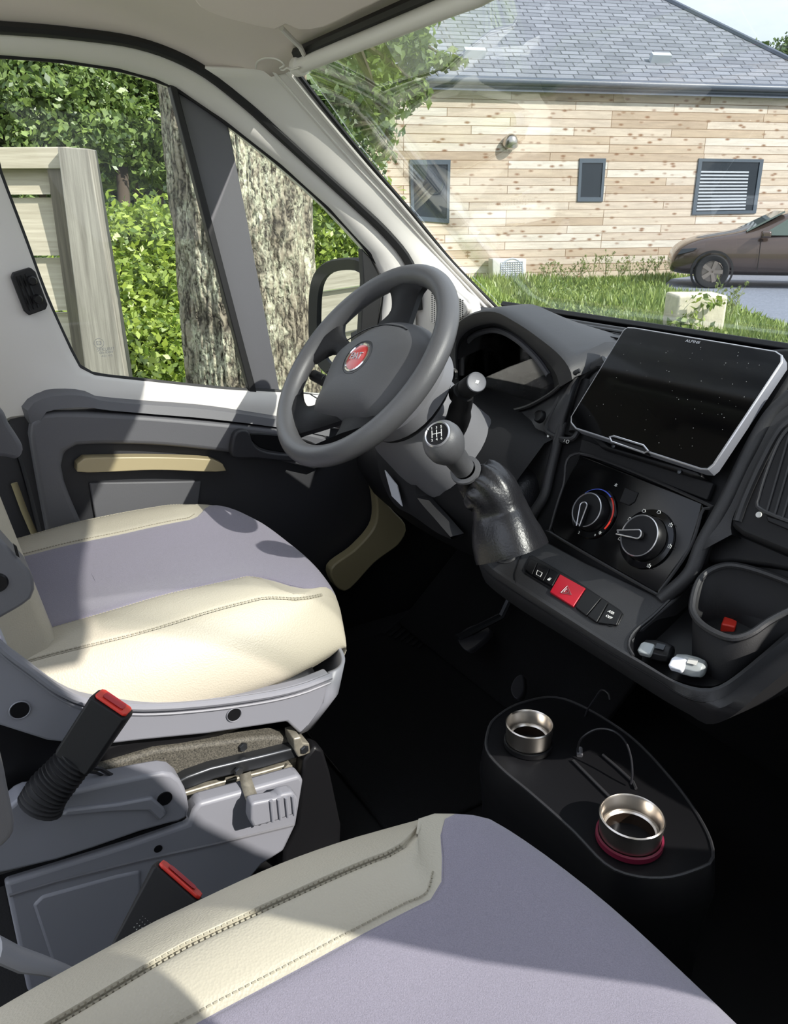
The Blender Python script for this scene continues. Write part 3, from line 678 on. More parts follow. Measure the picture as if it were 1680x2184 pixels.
def dome(out, c, hs, nm, m_, par, o0, bev=0):
    o = cat_rom([V((x, y, 0)) for x, y in out], 64, True); rows = []
    for sc, h in hs: rows.append([wp(c[0] + (p.x - c[0]) * sc, c[1] + (p.y - c[1]) * sc, o0 + h) for p in o])
    g = G(); g.loft(rows, closed=True); g.add(rows[-1], [tuple(range(64))]); return g.mk(nm, m_, par)
hb = dome(hub2, (.02, -.01), [(.80, -.05), (.99, -.036), (1.0, -.020), (.985, -.010), (.94, .000), (.85, .010), (.7, .019), (.5, .025), (.3, .0275), (.05, .028)], 'airbag_cover', 'hub', sw, -.006)
# seam lines in the cover
for l in ([(-.079, .030), (-.045, .058), (.0, .076), (.05, .080), (.075, .077)], [(-.080, -.088), (-.04, -.090), (.0, -.085), (.03, -.078)]):
    q = cat_rom([V((x, y, 0)) for x, y in l], 20)
    g = G(); g.tube([wp(p.x, p.y, .006) if False else wp(p.x, p.y, -.006 + .0135 - .0) for p in q], .0012, 5); g.mk('cover_seam', 'smooth_black', hb)
ec = (.014, .000)
g = G(); g.lathe([(.036, .0), (.034, .003), (.030, .0015)], wp(*ec, .019), WN, 40); g.mk('emblem_recess', 'smooth_black', hb)
g = G(); g.lathe([(.0262, .0), (.0292, .0035), (.0268, .0048), (.0245, .003)], wp(*ec, .0195), WN, 40); em = g.mk('emblem_ring', 'chrome', hb)
g = G(); g.lathe([(.0255, .0), (.0248, .0034), (.018, .0050), (.0, .0056)], wp(*ec, .0195), WN, 40); g.mk('emblem_disc', 'red_enamel' if 'red_enamel' in M else 'red_emblem', hb)
rw = math.radians(-10)
upw = WU * math.cos(math.radians(12)) - WX * math.sin(math.radians(12))
text('emblem_letters', 'FIAT', .019, wp(ec[0], ec[1], .0253), WN, upw, 'silver', hb, ext=.0006, xscale=.85)
text('raised_lettering', 'AIRBAG', .0145, wp(-.074, -.030, .0065), (WN * 1 - WX * .22), WX * .92 * -1 + WU * .2, 'smooth_black', hb, ext=.0006)
# column shroud behind the wheel
cd = -WN; c0 = wp(.0, -.005, -.03)
cl = root('steering_column', wp(0, 0, -.2), 'grey plastic steering column shroud behind the steering wheel', 'steering column')
def ring(o, rx, ry, dx=0, dy=0, n=36, e_=2.3):
    r = []
    for k in range(n):
        A = 2 * PI * k / n; c_, s_ = math.cos(A), math.sin(A)
        r.append(wp(dx + rx * abs(c_) ** (2 / e_) * (1 if c_ >= 0 else -1), dy + ry * abs(s_) ** (2 / e_) * (1 if s_ >= 0 else -1), o))
    return r
g = G(); g.loft([ring(-.026, .09, .075), ring(-.030, .118, .088, .018), ring(-.052, .136, .102, .022), ring(-.075, .136, .102, .022), ring(-.085, .120, .095, .018), ring(-.086, .08, .07, .01)], closed=True); g.mk('hub_back', 'column', cl)
g = G(); g.loft([ring(-.085, .075, .070, .01), ring(-.10, .090, .085, .01, -.005), ring(-.15, .098, .092, .01, -.015), ring(-.21, .10, .095, .01, -.02), ring(-.30, .10, .10, .01, -.02)], closed=True); g.mk('lower_shroud', 'column', cl)
g = G(); g.loft([ring(-.086, .11, .085, .016), ring(-.094, .118, .092, .018), ring(-.104, .108, .09, .016)], closed=True); g.mk('shroud_collar', 'dash_dark', cl)
# lit horn shaped lower cowl, right of the column
cw_ = L(smooth([(1000, 868), (1025, 838), (1052, 846), (1076, 878), (1046, 884), (1022, 908), (1004, 944), (992, 918)], 30, True), 'y', .80)
# stalk with its round end button
s0 = at(975, 905, 'y', .80); s1 = at(985, 850, 'y', .79)
skr = root('wiper_stalk', s0, 'black control stalk with a round light grey end button, right of the steering wheel', 'control stalk')
g = G(); g.tube(cat_rom([at(950, 935, 'y', .80), at(972, 905, 'y', .78), at(985, 860, 'y', .765), at(988, 838, 'y', .755)], 14), [.016] * 5 + [.015] * 5 + [.013] * 4, 14, flat=1.5, updir=WX); g.mk('arm', 'dash_dark', skr)
t0 = at(975, 842, 'y', .775); t1 = at(1016, 815, 'y', .745)
ax = (t1 - t0); ln = ax.length; ax.normalize()
g = G(); g.lathe([(.0, -.004), (.012, -.002), (.0165, .004), (.0165, ln * .45), (.0135, ln * .47), (.0135, ln * .54), (.0165, ln * .56), (.0165, ln - .002), (.0155, ln)], t0, ax, 28); g.mk('grip', 'dash_dark', skr)
g = G(); g.lathe([(.0158, ln - .0005), (.0148, ln + .0018), (.0130, ln + .0005), (.0, ln + .001)], t0, ax, 28); g.mk('end_button', 'column', skr, label='light grey round end button')
g = G(); g.plate([t0 + ax * (ln + .0012) + CR * a + CU * b for a, b in ((-.003, -.002), (.002, -.003), (.004, .002), (-.001, .003))], ax * .0006); g.mk('button_mark', 'dial_white', skr)
# left stalk, mostly behind the wheel
s2 = root('indicator_stalk', at(668, 800, 'x', -.64), 'black control stalk seen through the left opening of the steering wheel', 'control stalk')
g = G(); g.tube(cat_rom([at(720, 830, 'x', -.58), at(690, 812, 'x', -.63), at(668, 800, 'x', -.66)], 8), .011, 12); g.mk('arm', 'dash_dark', s2)

# ================================================================ DASHBOARD
D = root('dashboard', (X0, 1.0, .3), 'black moulded plastic dashboard with instrument hood, centre stack and lower shelf', 'dashboard')
PA = (V((0, .882, .572)), V((0, -.88, .475)).normalized())      # face of the centre stack
PAN = PA[1]
def pa(x, y, o=0): return onp(x, y, PA[0] + PAN * o, PAN)
def PAL(l, o=0): return [pa(x, y, o) for x, y in l]
PS = (V((0, .80, .480)), V((0, -.43, .90)).normalized()); PSN = PS[1]   # shelf below it
def PSL(l, o=0): return [onp(x, y, PS[0] + PSN * o, PSN) for x, y in l]
# core body, section across y-z swept over x
def sweep(nm, prof, xs, m_, par, **k):
    rows = [[V((x, y, z)) for y, z in prof] for x in xs]
    g = G(); g.loft(rows, closed=True, capends=True); return g.mk(nm, m_, par, **k)
sweep('top_deck', [(1.272, .783), (1.16, .800), (1.13, .800), (1.12, .790), (1.12, .70), (1.26, .70)], [-.84, .72], 'dash_dark', D, bevel=.01, bseg=3)
sweep('body_core', [(1.25, .72), (.99, .72), (.955, .60), (.90, .50), (.88, .42), (1.0, .38), (1.25, .40)], [-.245, .70], 'smooth_black', D, bevel=.01)
sweep('body_core', [(1.25, .64), (1.0, .64), (.955, .58), (.90, .50), (.88, .42), (1.0, .38), (1.25, .40)], [-.80, -.24], 'smooth_black', D, bevel=.01)
sweep('cluster_back', [(1.12, .80), (1.085, .80), (1.085, .6), (1.12, .6)], [-.80, -.24], 'smooth_black', D)
# defrost strip at the glass foot
g = G(); g.plate([wpt(-.80, .79, .004), wpt(.70, .79, .004), wpt(.70, .812, .004), wpt(-.80, .812, .004)], WSN * .012); g.mk('windscreen_foot', 'smooth_black', D, bevel=.002)
g = G(); g.tube([V((x, 1.125, .803)) for x in np.linspace(-.7, .66, 20)], .006, 8, flat=.5); g.mk('deck_groove', 'smooth_black', D)
sweep('deck_step', [(1.235, .792), (1.175, .802), (1.17, .796)], [-.74, .68], 'dash', D, bevel=.002)
# white side corner with the tweeter grille, left of the hood
for f in (lambda p: V(p), mir):
    wc = L([(905, 600), (950, 600), (1000, 640), (1010, 700), (985, 790), (930, 800), (880, 790), (880, 690), (890, 640)], 'y', 1.03)
    g = G(); g.plate([f(p) for p in wc], (0, .03, 0)); w_ = g.mk('end_cover', 'white', D, bevel=.006)
tg = root('tweeter_grille', at(950, 650, 'y', 1.02), 'small perforated speaker grille in the white corner behind the steering wheel', 'speaker grille')
gp_ = L(smooth([(915, 640), (920, 618), (935, 610), (965, 622), (995, 652), (990, 672), (960, 690), (925, 692), (914, 680)], 40, True), 'y', 1.022)
g = G(); g.plate(gp_, (0, .012, 0)); g.mk('grille_frame', 'white', tg, bevel=.003)
g = G()
for i in range(14):
    for j in range(16):
        x = 921 + i * 5; y = 622 + j * 4.2 + (i % 2) * 2.1
        if 612 + max(0, (x - 935)) * .5 < y < 690 - max(0, x - 960) * .3 and x < 990: g.lathe([(0, .0006), (.0013, .0006), (.0013, -.002)], at(x, y, 'y', 1.0215), (0, -1, 0), 6)
g.mk('perforations', 'smooth_black', tg)

# instrument hood
yo = .945
outer = cat_rom(L([(952, 775), (955, 735), (972, 695), (1008, 667), (1058, 660), (1105, 682), (1150, 712), (1195, 748), (1220, 780), (1226, 804)], 'y', yo), 40)
inner = cat_rom(L([(975, 790), (975, 740), (990, 712), (1020, 695), (1060, 692), (1100, 712), (1140, 745), (1172, 778), (1190, 805), (1196, 830)], 'y', yo + .004), 40)
deep = cat_rom([at(x, y, 'y', 1.035) for x, y in [(982, 830), (984, 760), (1000, 722), (1030, 704), (1062, 700), (1098, 716), (1136, 748), (1165, 780), (1178, 806), (1184, 840)]], 40)
back = [V((p.x * 1.0 - .0, 1.13, .797 + (p.z - .80) * .15)) for p in outer]
mid_ = [V((p.x, 1.03, max(p.z, .70) + .004 if p.z > .78 else p.z + .02)) for p in outer]
edge = [V((p.x, yo - .006, p.z - .004)) for p in outer]
g = G(); g.loft([back, mid_, [p + V((0, .02, .003)) for p in outer], outer, edge, [p + V((0, -.004, .004)) for p in inner], inner, deep]); g.mk('instrument_hood', 'dash', D)
# sloping top right of the hood, down to the centre vents
tr0 = cat_rom(L([(1080, 662), (1150, 690), (1220, 718), (1300, 748)], 'z', .800), 20)
tr1 = cat_rom([outer[i] + V((0, .005, .003)) for i in (20, 24, 28, 32, 35)], 20)
tr2 = cat_rom([at(x, y, 'y', .93) for x, y in [(1210, 792), (1235, 782), (1262, 776), (1292, 768)]], 20)
ra = cat_rom(L([(1078, 660), (1100, 664), (1200, 706), (1335, 752)], 'y', 1.10), 20)
rb = cat_rom(L([(1070, 668), (1130, 690), (1220, 728), (1330, 758)], 'y', 1.06), 20)
rc = cat_rom(L([(1100, 680), (1160, 716), (1222, 752), (1325, 768)], 'y', 1.01), 20)
rd = cat_rom(L([(1150, 712), (1185, 745), (1222, 772), (1315, 780)], 'y', .99), 20)
g = G(); g.loft([ra, rb, rc, rd, [p + V((0, .02, -.015)) for p in rd]]); g.mk('hood_shoulder', 'column', D, solid=.004)  # paler plastic than the hood, standing in for sun on its top
# cluster
cl_ = root('instrument_cluster', at(1080, 790, 'y', 1.05), 'dark instrument cluster with small display icons behind a clear lens under the hood', 'instrument cluster')
cf = L([(960, 700), (1210, 700), (1215, 860), (1160, 880), (1060, 900), (960, 860)], 'y', 1.055)
g = G(); g.plate(cf, (0, .02, 0)); g.mk('dial_board', 'gloss_black', cl_)
ln_ = [[at(x, y, 'y', 1.03) for x, y in r] for r in ([(972, 880), (972, 760), (986, 722), (1030, 704), (1090, 716), (1140, 756), (1178, 806)],)]
for (x, y, r) in ((1045, 790, .040), (1135, 832, .030), (960, 800, .036)):
    g = G(); g.lathe([(r, .0), (r + .003, .006), (r + .006, 0)], at(x, y, 'y', 1.052), (0, -1, 0), 40); g.mk('dial_ring', 'door_grey', cl_)
    g = G(); c = at(x, y, 'y', 1.052)
    for k in range(20):
        A = k * PI / 10; d_ = V((math.cos(A), 0, math.sin(A))); g.tube([c + d_ * r * .82 + V((0, -.001, 0)), c + d_ * r * .95 + V((0, -.001, 0))], .0006, 4)
    g.mk('scale_marks', 'dial_white', cl_)
for x, y in ((1120, 748), (1140, 748), (1122, 764), (1140, 762)):
    g = G(); g.plate(L([(x - 5, y - 4), (x + 5, y - 2), (x + 5, y + 4), (x - 5, y + 3)], 'y', 1.048), (0, .001, 0)); g.mk('display_icon', 'dial_white', cl_)
g = G(); g.tube(cat_rom([at(x, y, 'y', 1.0) for x, y in [(984, 800), (986, 752), (1002, 722), (1034, 706), (1066, 706), (1104, 726), (1144, 764), (1170, 800)]], 30), .006, 8); g.mk('inner_bezel', 'door_grey', cl_)
g = G(); g.tube(L([(1104, 800), (1135, 808), (1132, 832), (1100, 824)], 'y', 1.048), .0008, 4, closed=True); g.mk('display_frame', 'grey', cl_)
g = G(); g.plate(L([(968, 880), (970, 750), (990, 715), (1050, 700), (1100, 714), (1185, 800), (1190, 860)], 'y', 1.03), (0, .002, 0)); g.mk('clear_lens', 'lens', cl_, smooth=False)

# lower left dash under the wheel
prof = [(1.075, .66), (.96, .655), (.90, .64), (.845, .585), (.815, .53), (.82, .47), (.86, .40), (.95, .36), (1.1, .36)]
rows = []
for i, x in enumerate(np.linspace(-.78, -.26, 14)):
    t = i / 13; bul = .03 * math.sin(PI * t)
    rows.append([V((x, y - bul * (1 if z < .7 else .3), z)) for y, z in prof])
g = G(); g.loft(rows, closed=False); g.add(rows[0], [tuple(range(9))]); g.mk('knee_panel', 'dash_dark', D)
# curved lower edge strip of the knee panel
kp = cat_rom([at(x, y, 'y', v) for x, y, v in [(800, 955, .79), (812, 1020, .79), (840, 1075, .79), (880, 1100, .78), (930, 1135, .77), (962, 1150, .77)]], 24)
ks_ = cat_rom([at(x, y, 'y', v) for x, y, v in [(818, 950, .78), (850, 985, .77), (885, 1030, .76), (888, 1060, .76), (930, 1110, .76), (960, 1145, .76)]], 24)
g = G(); g.loft([[p + V((0, .03, 0)) for p in kp], kp, ks_, [p + V((0, .03, 0)) for p in ks_]]); g.mk('knee_edge', 'dash', D)
g = G(); g.tube([at(x, y, 'y', .772) for x, y in [(882, 1040), (886, 1070), (920, 1105), (960, 1148)]], .0018, 6); g.mk('edge_highlight', 'dash', D)
g = G(); g.plate(L([(820, 1003), (846, 1035), (857, 1080), (835, 1058)], 'y', .765), (0, .002, 0)); o = g.mk('sticker', 'paper'); tag(o, 'small pale sticker on the side of the lower dashboard under the steering wheel', 'sticker')
io = root('ignition_lock', at(865, 985, 'y', .80), 'oval ignition lock in the lower steering column area', 'ignition lock')
c_ = at(863, 984, 'y', .772)
g = G(); g.lathe([(.0, .004), (.008, .004), (.012, .003), (.017, .0), (.017, -.03)], c_, (0, -.8, .4), 24, squash=.8, ref=(1, 0, .2)); g.mk('lock_ring', 'dash', io)
g = G(); g.lathe([(.0, .0055), (.006, .005), (.006, .0)], c_, (0, -.8, .4), 20); g.mk('keyhole', 'smooth_black', io)

# centre stack: face, side ridges
face = PAL([(1296, 762), (1245, 792), (1212, 850), (1186, 930), (1166, 1000), (1160, 1060), (1136, 1120), (1112, 1160), (1250, 1230), (1400, 1290), (1478, 1232), (1520, 1120), (1580, 1000), (1640, 880), (1690, 800), (1690, 740)], -.012)
g = G(); g.plate(face, -PAN * .05); g.mk('centre_stack', 'dash_dark', D, bevel=.006)
for l, r in (([(1290, 768), (1245, 800), (1215, 862), (1190, 940), (1172, 1010), (1160, 1058), (1128, 1108), (1098, 1160)], .008), ([(1690, 842), (1640, 892), (1590, 980), (1545, 1075), (1498, 1160), (1470, 1225), (1412, 1278)], .010)):
    g = G(); g.tube(cat_rom(PAL(l, -.002), 40), r, 10, flat=1.1); g.mk('stack_ridge', 'dash', D)
# right bezel wing between stack and side vent
wing = cat_rom(PAL([(1690, 830), (1650, 870), (1600, 935), (1560, 1020), (1515, 1110), (1480, 1190)], .0), 20)
wing2 = cat_rom(PAL([(1700, 870), (1668, 905), (1625, 965), (1590, 1040), (1560, 1110), (1560, 1140)], -.004), 20)
g = G(); g.loft([[p - PAN * .04 for p in wing], wing, [a.lerp(b, .3) + PAN * .006 for a, b in zip(wing, wing2)], wing2, [p - PAN * .05 for p in wing2]]); g.mk('stack_wing', 'dash', D)
# filler left of the stack, from knee panel to the boot
fil = [[at(x, y, 'y', v) for x, y, v in r] for r in (
    [(1085, 880, .98), (1130, 868, .97), (1180, 840, .96), (1225, 800, .95)],
    [(1060, 930, .93), (1100, 925, .93), (1150, 910, .93), (1200, 890, .93)],
    [(1040, 985, .89), (1090, 985, .90), (1140, 985, .91), (1184, 980, .92)],
    [(1020, 1040, .86), (1080, 1060, .88), (1130, 1050, .89), (1170, 1050, .90)])]
g = G(); g.loft(fil); g.mk('lock_panel', 'dash', D, solid=.01)
g = G(); g.tube(cat_rom([p + V((0, -.004, .002)) for p in fil[0]] + [at(1236, 790, 'y', .95)], 24), .004, 8); g.mk('panel_edge', 'dash', D)
g = G(); g.lathe([(0, .002), (.008, .003), (.0095, .005), (.011, .003), (.012, -.004)], at(1150, 888, 'y', .925), (0, -.9, .4), 24); g.mk('round_switch', 'smooth_black', D)
# left vent pod
vent_l = root('air_vent', pa(1230, 860, -.01), 'tall narrow air vent with a headlight levelling wheel, left of the tablet', 'air vent')
vh = PAL([(1243, 792), (1290, 786), (1268, 800), (1238, 850), (1222, 930), (1170, 918), (1184, 880), (1206, 838)], -.004)
g = G(); g.plate(vh, -PAN * .006); g.mk('vent_opening', 'smooth_black', vent_l)
fr_p = cat_rom(PAL([(1240, 788), (1296, 780), (1262, 810), (1240, 860), (1224, 934), (1166, 920), (1182, 872), (1206, 828)], .0), 60, True)
g = G(); g.tube(fr_p, .0045, 8, closed=True); g.mk('vent_frame', 'dash', vent_l)
g = G(); g.tube(PAL([(1254, 812), (1240, 860), (1226, 922)], -.002), .011, 10); g.mk('vent_flap', 'dash_dark', vent_l)
g = G(); g.lathe([(0, .012), (.010, .012), (.011, .010), (.011, 0)], pa(1222, 850, -.004), PAN, 20, squash=.5); g.mk('flap_knob', 'door_grey', vent_l)
tw = PAL([(1172, 926), (1205, 936), (1204, 946), (1174, 938)], .003)
g = G(); g.plate(tw, -PAN * .006); thw = g.mk('thumb_wheel', 'smooth_black', vent_l, bevel=.001)
for x, y in ((1169, 930),): 
    g = G(); g.lathe([(0, .001), (.0025, .001), (.0025, 0)], pa(x, y, .002), PAN, 10); g.mk('mark', 'dial_white', vent_l)
text('mark', '\u0130', .006, pa(1203, 940, .004), PAN, (0, .475, .88), 'dial_white', vent_l)
g = G(); g.lathe([(.0022, .0), (.003, .001), (.0036, 0)], pa(1210, 942, .003), PAN, 14); g.mk('mark', 'dial_white', vent_l)

# climate unit
cu = root('climate_control_panel', pa(1320, 1120, .0), 'gloss black climate control panel with two round dials in the centre stack', 'climate panel')
bz = PAL([(1236, 968), (1500, 1072), (1496, 1090), (1470, 1170), (1404, 1264), (1394, 1264), (1180, 1140), (1174, 1126), (1200, 1040)], .004)
g = G(); g.plate(bz, -PAN * .02); g.mk('panel', 'gloss_black', cu, bevel=.003)
g = G(); g.tube(cat_rom(bz, 90, True), .0025, 6, closed=True); g.mk('panel_rim', 'dash', cu)
g = G(); g.plate(PAL([(1240, 936), (1520, 1030), (1506, 1066), (1234, 964)], .002), -PAN * .01); g.mk('upper_strip', 'dash_dark', cu, bevel=.002)
UPP = V((0, .475, .88)).normalized()
def dial(cx, cy, r, ang, label):
    c = pa(cx, cy, .026) - PAN * .020
    g = G(); g.lathe([(r + .012, -.001), (r + .011, .002), (r + .002, .003)], c, PAN, 48); sc = g.mk('dial_scale', 'gloss_black', cu, label=label)
    g = G(); g.lathe([(r + .001, .0), (r, .012), (r - .002, .018), (r - .003, .0195), (.0, .0195)], c, PAN, 48); kn = g.mk('dial_knob', 'smooth_black', cu, label=label)
    g = G(); g.lathe([(r - .0042, .0192), (r - .0032, .0212), (r - .0020, .0200)], c, PAN, 48); g.mk('chrome_ring', 'silver', kn)
    dr_ = PAN.cross(UPP) * -1
    a = math.radians(ang); ux = (UPP.cross(PAN)) ; d1 = UPP * math.cos(a) + ux * math.sin(a); d2 = PAN.cross(d1)
    pts = []
    for k in range(13):
        t = PI / 2 + PI * k / 12; pts.append(c + PAN * .0205 - d1 * (.0055 * math.sin(t - PI / 2) + .004) * 1 + d2 * .0065 * math.cos(t - PI / 2))
    tip = c + PAN * .0205 + d1 * (r - .001)
    loop = [tip + d2 * .0028 - d1 * 0] + [p for p in pts] + [tip - d2 * .0028]
    g = G(); g.plate(loop, PAN * .008); g.mk('pointer', 'smooth_black', kn, bevel=.001)
    g = G(); g.tube([p + PAN * .0085 for p in loop], .0011, 6); g.mk('pointer_outline', 'silver', kn)
    g = G(); g.box(tip + PAN * .009 - d1 * .003, .0018, .0018, .003, frame(PAN, d1)); g.mk('pointer_tip', 'silver', kn)
    return c, kn, sc
c1, k1, s1_ = dial(1250, 1087, .0300, 168, 'dial of the temperature knob, left')
c2, k2, s2_ = dial(1362, 1142, .0335, 255, 'dial of the air direction knob, right')
ux = UPP.cross(PAN)
for j, mm in ((0, 'blue'), (1, 'red')):
    arc = [c1 + PAN * .004 + (UPP * math.cos(a) + ux * math.sin(a)) * .0385 for a in (np.linspace(-.9, .55, 14) if j == 0 else np.linspace(.6, 2.0, 14))]
    g = G(); g.tube(arc, .0014, 5, flat=.4); g.mk('temperature_arc', mm, s1_)
def sym(c, a, r, kind, sc):
    p = c + PAN * .0035 + (UPP * math.cos(a) + ux * math.sin(a)) * r
    g = G()
    if kind == 0: g.tube([p + UPP * y + ux * x for x, y in ((-.003, -.002), (-.002, .002), (.001, .002), (.003, -.001), (.0, -.0025))], .0005, 4, closed=True)
    elif kind == 1:
        for k in range(3): g.tube([p + (UPP * math.cos(q) + ux * math.sin(q)) * .003 * s for s in (-1, 1) for q in (k * PI / 3,)], .0004, 4)
    else: g.tube([p + UPP * y + ux * x for x, y in ((-.0025, .002), (-.0025, -.002), (.0025, -.002), (.0025, .002))], .0005, 4, closed=True); g.tube([p + UPP * y * 1.0 + ux * .0005 * y for y in (-.001, .004)], .0005, 4)
    g.mk('symbol', 'dial_white', sc)
for a, k in ((-.55, 0), (0.05, 0), (.75, 2), (1.5, 2), (2.5, 2), (-1.15, 0), (4.35, 0)): sym(c2, a, .0430, k, s2_)
sym(c1, 2.25, .0385, 1, s1_)
text('numeral', '2', .0065, c1 + PAN * .0035 + (UPP * math.cos(3.35) + ux * math.sin(3.35)) * .0385, PAN, UPP, 'dial_white', s1_)
text('numeral', '0', .005, c1 + PAN * .0035 + (UPP * math.cos(2.5) + ux * math.sin(2.5)) * .0385, PAN, UPP, 'dial_white', s1_)
g = G(); g.plate(PAL([(1332, 1040), (1360, 1050), (1352, 1070), (1340, 1078), (1320, 1070)], .006), -PAN * .003); g.mk('air_button', 'dash_dark', cu, bevel=.001)
sym(pa(1316, 1036, .001), 0, 0, 1, s1_)

# tablet
TB = (V((0, 1.011, .833)), V((0, -.143, .111)).normalized()); 
def TBL(l, o=0): return [onp(x, y, TB[0] + TB[1] * o, TB[1]) for x, y in l]
TN = TB[1]
tb = root('tablet', onp(1360, 950, *TB), 'large black touchscreen tablet with a silver rim mounted on the centre stack', 'tablet')
out = TBL([(1338, 699), (1352, 700), (1652, 750), (1664, 758), (1664, 772), (1519, 990), (1508, 999), (1494, 998), (1228, 912), (1218, 900), (1218, 888), (1330, 704)], 0)
out = cat_rom(out, 12, True) if False else out
g = G(); g.plate(out, -TN * .010); g.mk('screen', 'screen', tb, bevel=.0015)
cc = sum(out, V((0, 0, 0))) / len(out)
g = G(); g.tube([p - TN * .002 + (p - cc).normalized() * .0006 for p in out], .0018, 6, closed=True); g.mk('edge_trim', 'silver', tb)
o2 = [p + (p - cc).normalized() * .002 - TN * .003 for p in out]; o3 = [p + (p - cc).normalized() * .0015 - TN * .020 for p in out]; o4 = [cc + (p - cc) * .86 - TN * .028 for p in out]
g = G(); g.loft([[p * 1 for p in out], [a.lerp(b, .7) for a, b in zip(out, o2)], o2, o3, o4], closed=True); g.add(o4, [tuple(range(len(o4)))]); g.mk('back_shell', 'grey', tb)
g = G(); g.tube(TBL([(1300, 932), (1308, 930), (1372, 950), (1382, 962), (1374, 966), (1304, 942)], .002), .0016, 6, closed=True); g.mk('bottom_bar', 'silver', tb)
g = G(); g.plate(TBL([(1300, 934), (1375, 955), (1380, 966), (1302, 942)], .001), -TN * .012); g.mk('button_strip', 'dash_dark', tb, bevel=.001)
tpu = (TBL([(1338, 699)])[0] - TBL([(1218, 900)])[0]).normalized()
text('maker_lettering', 'ALPINE', .0065, onp(1477, 729, TB[0] + TN * .0006, TN), TN, tpu, 'silver', tb, xscale=1.25)
rng = random.Random(4)
g = G()
for i in range(110):
    x = rng.uniform(1240, 1620); y = rng.uniform(730, 980)
    if y > 905 + (x - 1230) * .3 - 10 or x < 1338 - (y - 700) * .55 + 14 or x > 1655 - (y - 760) * .62 - 12 or y < 710 + (x - 1340) * .17: continue
    g.lathe([(0, .0002), (rng.uniform(.0003, .0007), .0002)], onp(x, y, TB[0] + TN * .0003, TN), TN, 5)
du = g.mk('dust_specks', 'dust', tb, smooth=False); du['kind'] = 'stuff'
g = G(); g.box(cc - TN * .05 - UPP * .02, .12, .05, .06, frame(TN, tpu)); g.mk('mount', 'smooth_black', tb, bevel=.004)
g = G(); g.plate(PAL([(1255, 925), (1275, 930), (1300, 950), (1490, 1005), (1496, 1018), (1470, 1014), (1280, 955)], .018), -PAN * .02); g.mk('mount_foot', 'smooth_black', tb, bevel=.003)
for x, y in ((1310, 950), (1450, 1005)):
    g = G(); g.lathe([(0, .004), (.0035, .003), (.0035, 0)], pa(x, y + 2, .018), PAN, 10); g.mk('screw', 'metal_dark', tb)

# right vent pair
vr = root('air_vent', pa(1640, 1060, 0), 'wide slatted air vent with a pale dot and thumb wheel, right of the centre stack', 'air vent')
vo = PAL([(1700, 905), (1668, 930), (1640, 990), (1618, 1060), (1620, 1085), (1700, 1118), (1760, 1130), (1760, 900)], .008)
g = G(); g.plate(PAL([(1720, 860), (1655, 905), (1612, 985), (1570, 1080), (1556, 1120), (1580, 1140), (1700, 1190), (1780, 1200), (1780, 860)], .0), -PAN * .05); g.mk('vent_housing', 'dash_dark', vr, bevel=.006)
g = G(); g.tube(cat_rom(PAL([(1720, 880), (1668, 912), (1625, 985), (1588, 1066), (1572, 1112)], .002), 30), .006, 8); g.mk('housing_ridge', 'dash', vr)
g = G(); g.plate(vo, -PAN * .004); g.mk('vent_opening', 'smooth_black', vr)
for k in range(7):
    a_ = (1634 + k * 17, 1092 + k * 6); b_ = (1690 + k * 17, 900 + k * 5)
    g = G(); A0, B0 = pa(*a_, .010), pa(*b_, .010); s_ = V((.0012, 0, 0)); g.add([A0 - s_, A0 + s_, B0 + s_, B0 - s_, A0 - s_ - PAN * .006, A0 + s_ - PAN * .006, B0 + s_ - PAN * .006, B0 - s_ - PAN * .006], [(0, 1, 2, 3), (4, 7, 6, 5), (0, 4, 5, 1), (1, 5, 6, 2), (2, 6, 7, 3), (3, 7, 4, 0)]); g.mk('slat', 'dash', vr)
g = G(); g.tube(cat_rom(vo, 60, True), .0028, 6, closed=True); g.mk('opening_rim', 'dash', vr)
g = G(); g.lathe([(0, .0015), (.0038, .0015), (.0042, 0)], pa(1618, 1098, .001), PAN, 18); g.mk('dot', 'dial_white', vr, label='light grey dot')
g = G(); g.plate(PAL([(1632, 1098), (1700, 1120), (1700, 1138), (1636, 1112)], .004), -PAN * .006); g.mk('thumb_wheel', 'smooth_black', vr, bevel=.0015)
# shelf right of the stack, above the cup holder
g = G(); g.plate(PAL([(1500, 1170), (1560, 1130), (1700, 1190), (1760, 1210), (1760, 1228), (1640, 1206), (1560, 1196), (1510, 1200)], -.03), -PAN * .04); g.mk('lower_right_panel', 'dash_dark', D, bevel=.004)

# lower shelf with the switch row
shp = PSL([(1112, 1150), (1060, 1130), (1040, 1150), (1026, 1180), (1030, 1198), (1060, 1222), (1200, 1310), (1330, 1392), (1385, 1430), (1352, 1396), (1340, 1372), (1352, 1352), (1400, 1310), (1480, 1240), (1490, 1210), (1400, 1292), (1250, 1228)], 0)
shp = PSL([(1120, 1130), (1052, 1128), (1034, 1150), (1024, 1180), (1032, 1200), (1060, 1224), (1200, 1312), (1330, 1395), (1352, 1402), (1342, 1378), (1356, 1350), (1400, 1312), (1500, 1228), (1490, 1190), (1400, 1270), (1250, 1200)], 0)
g = G(); g.plate(shp, -PSN * .03); g.mk('shelf', 'dash', D, bevel=.003)
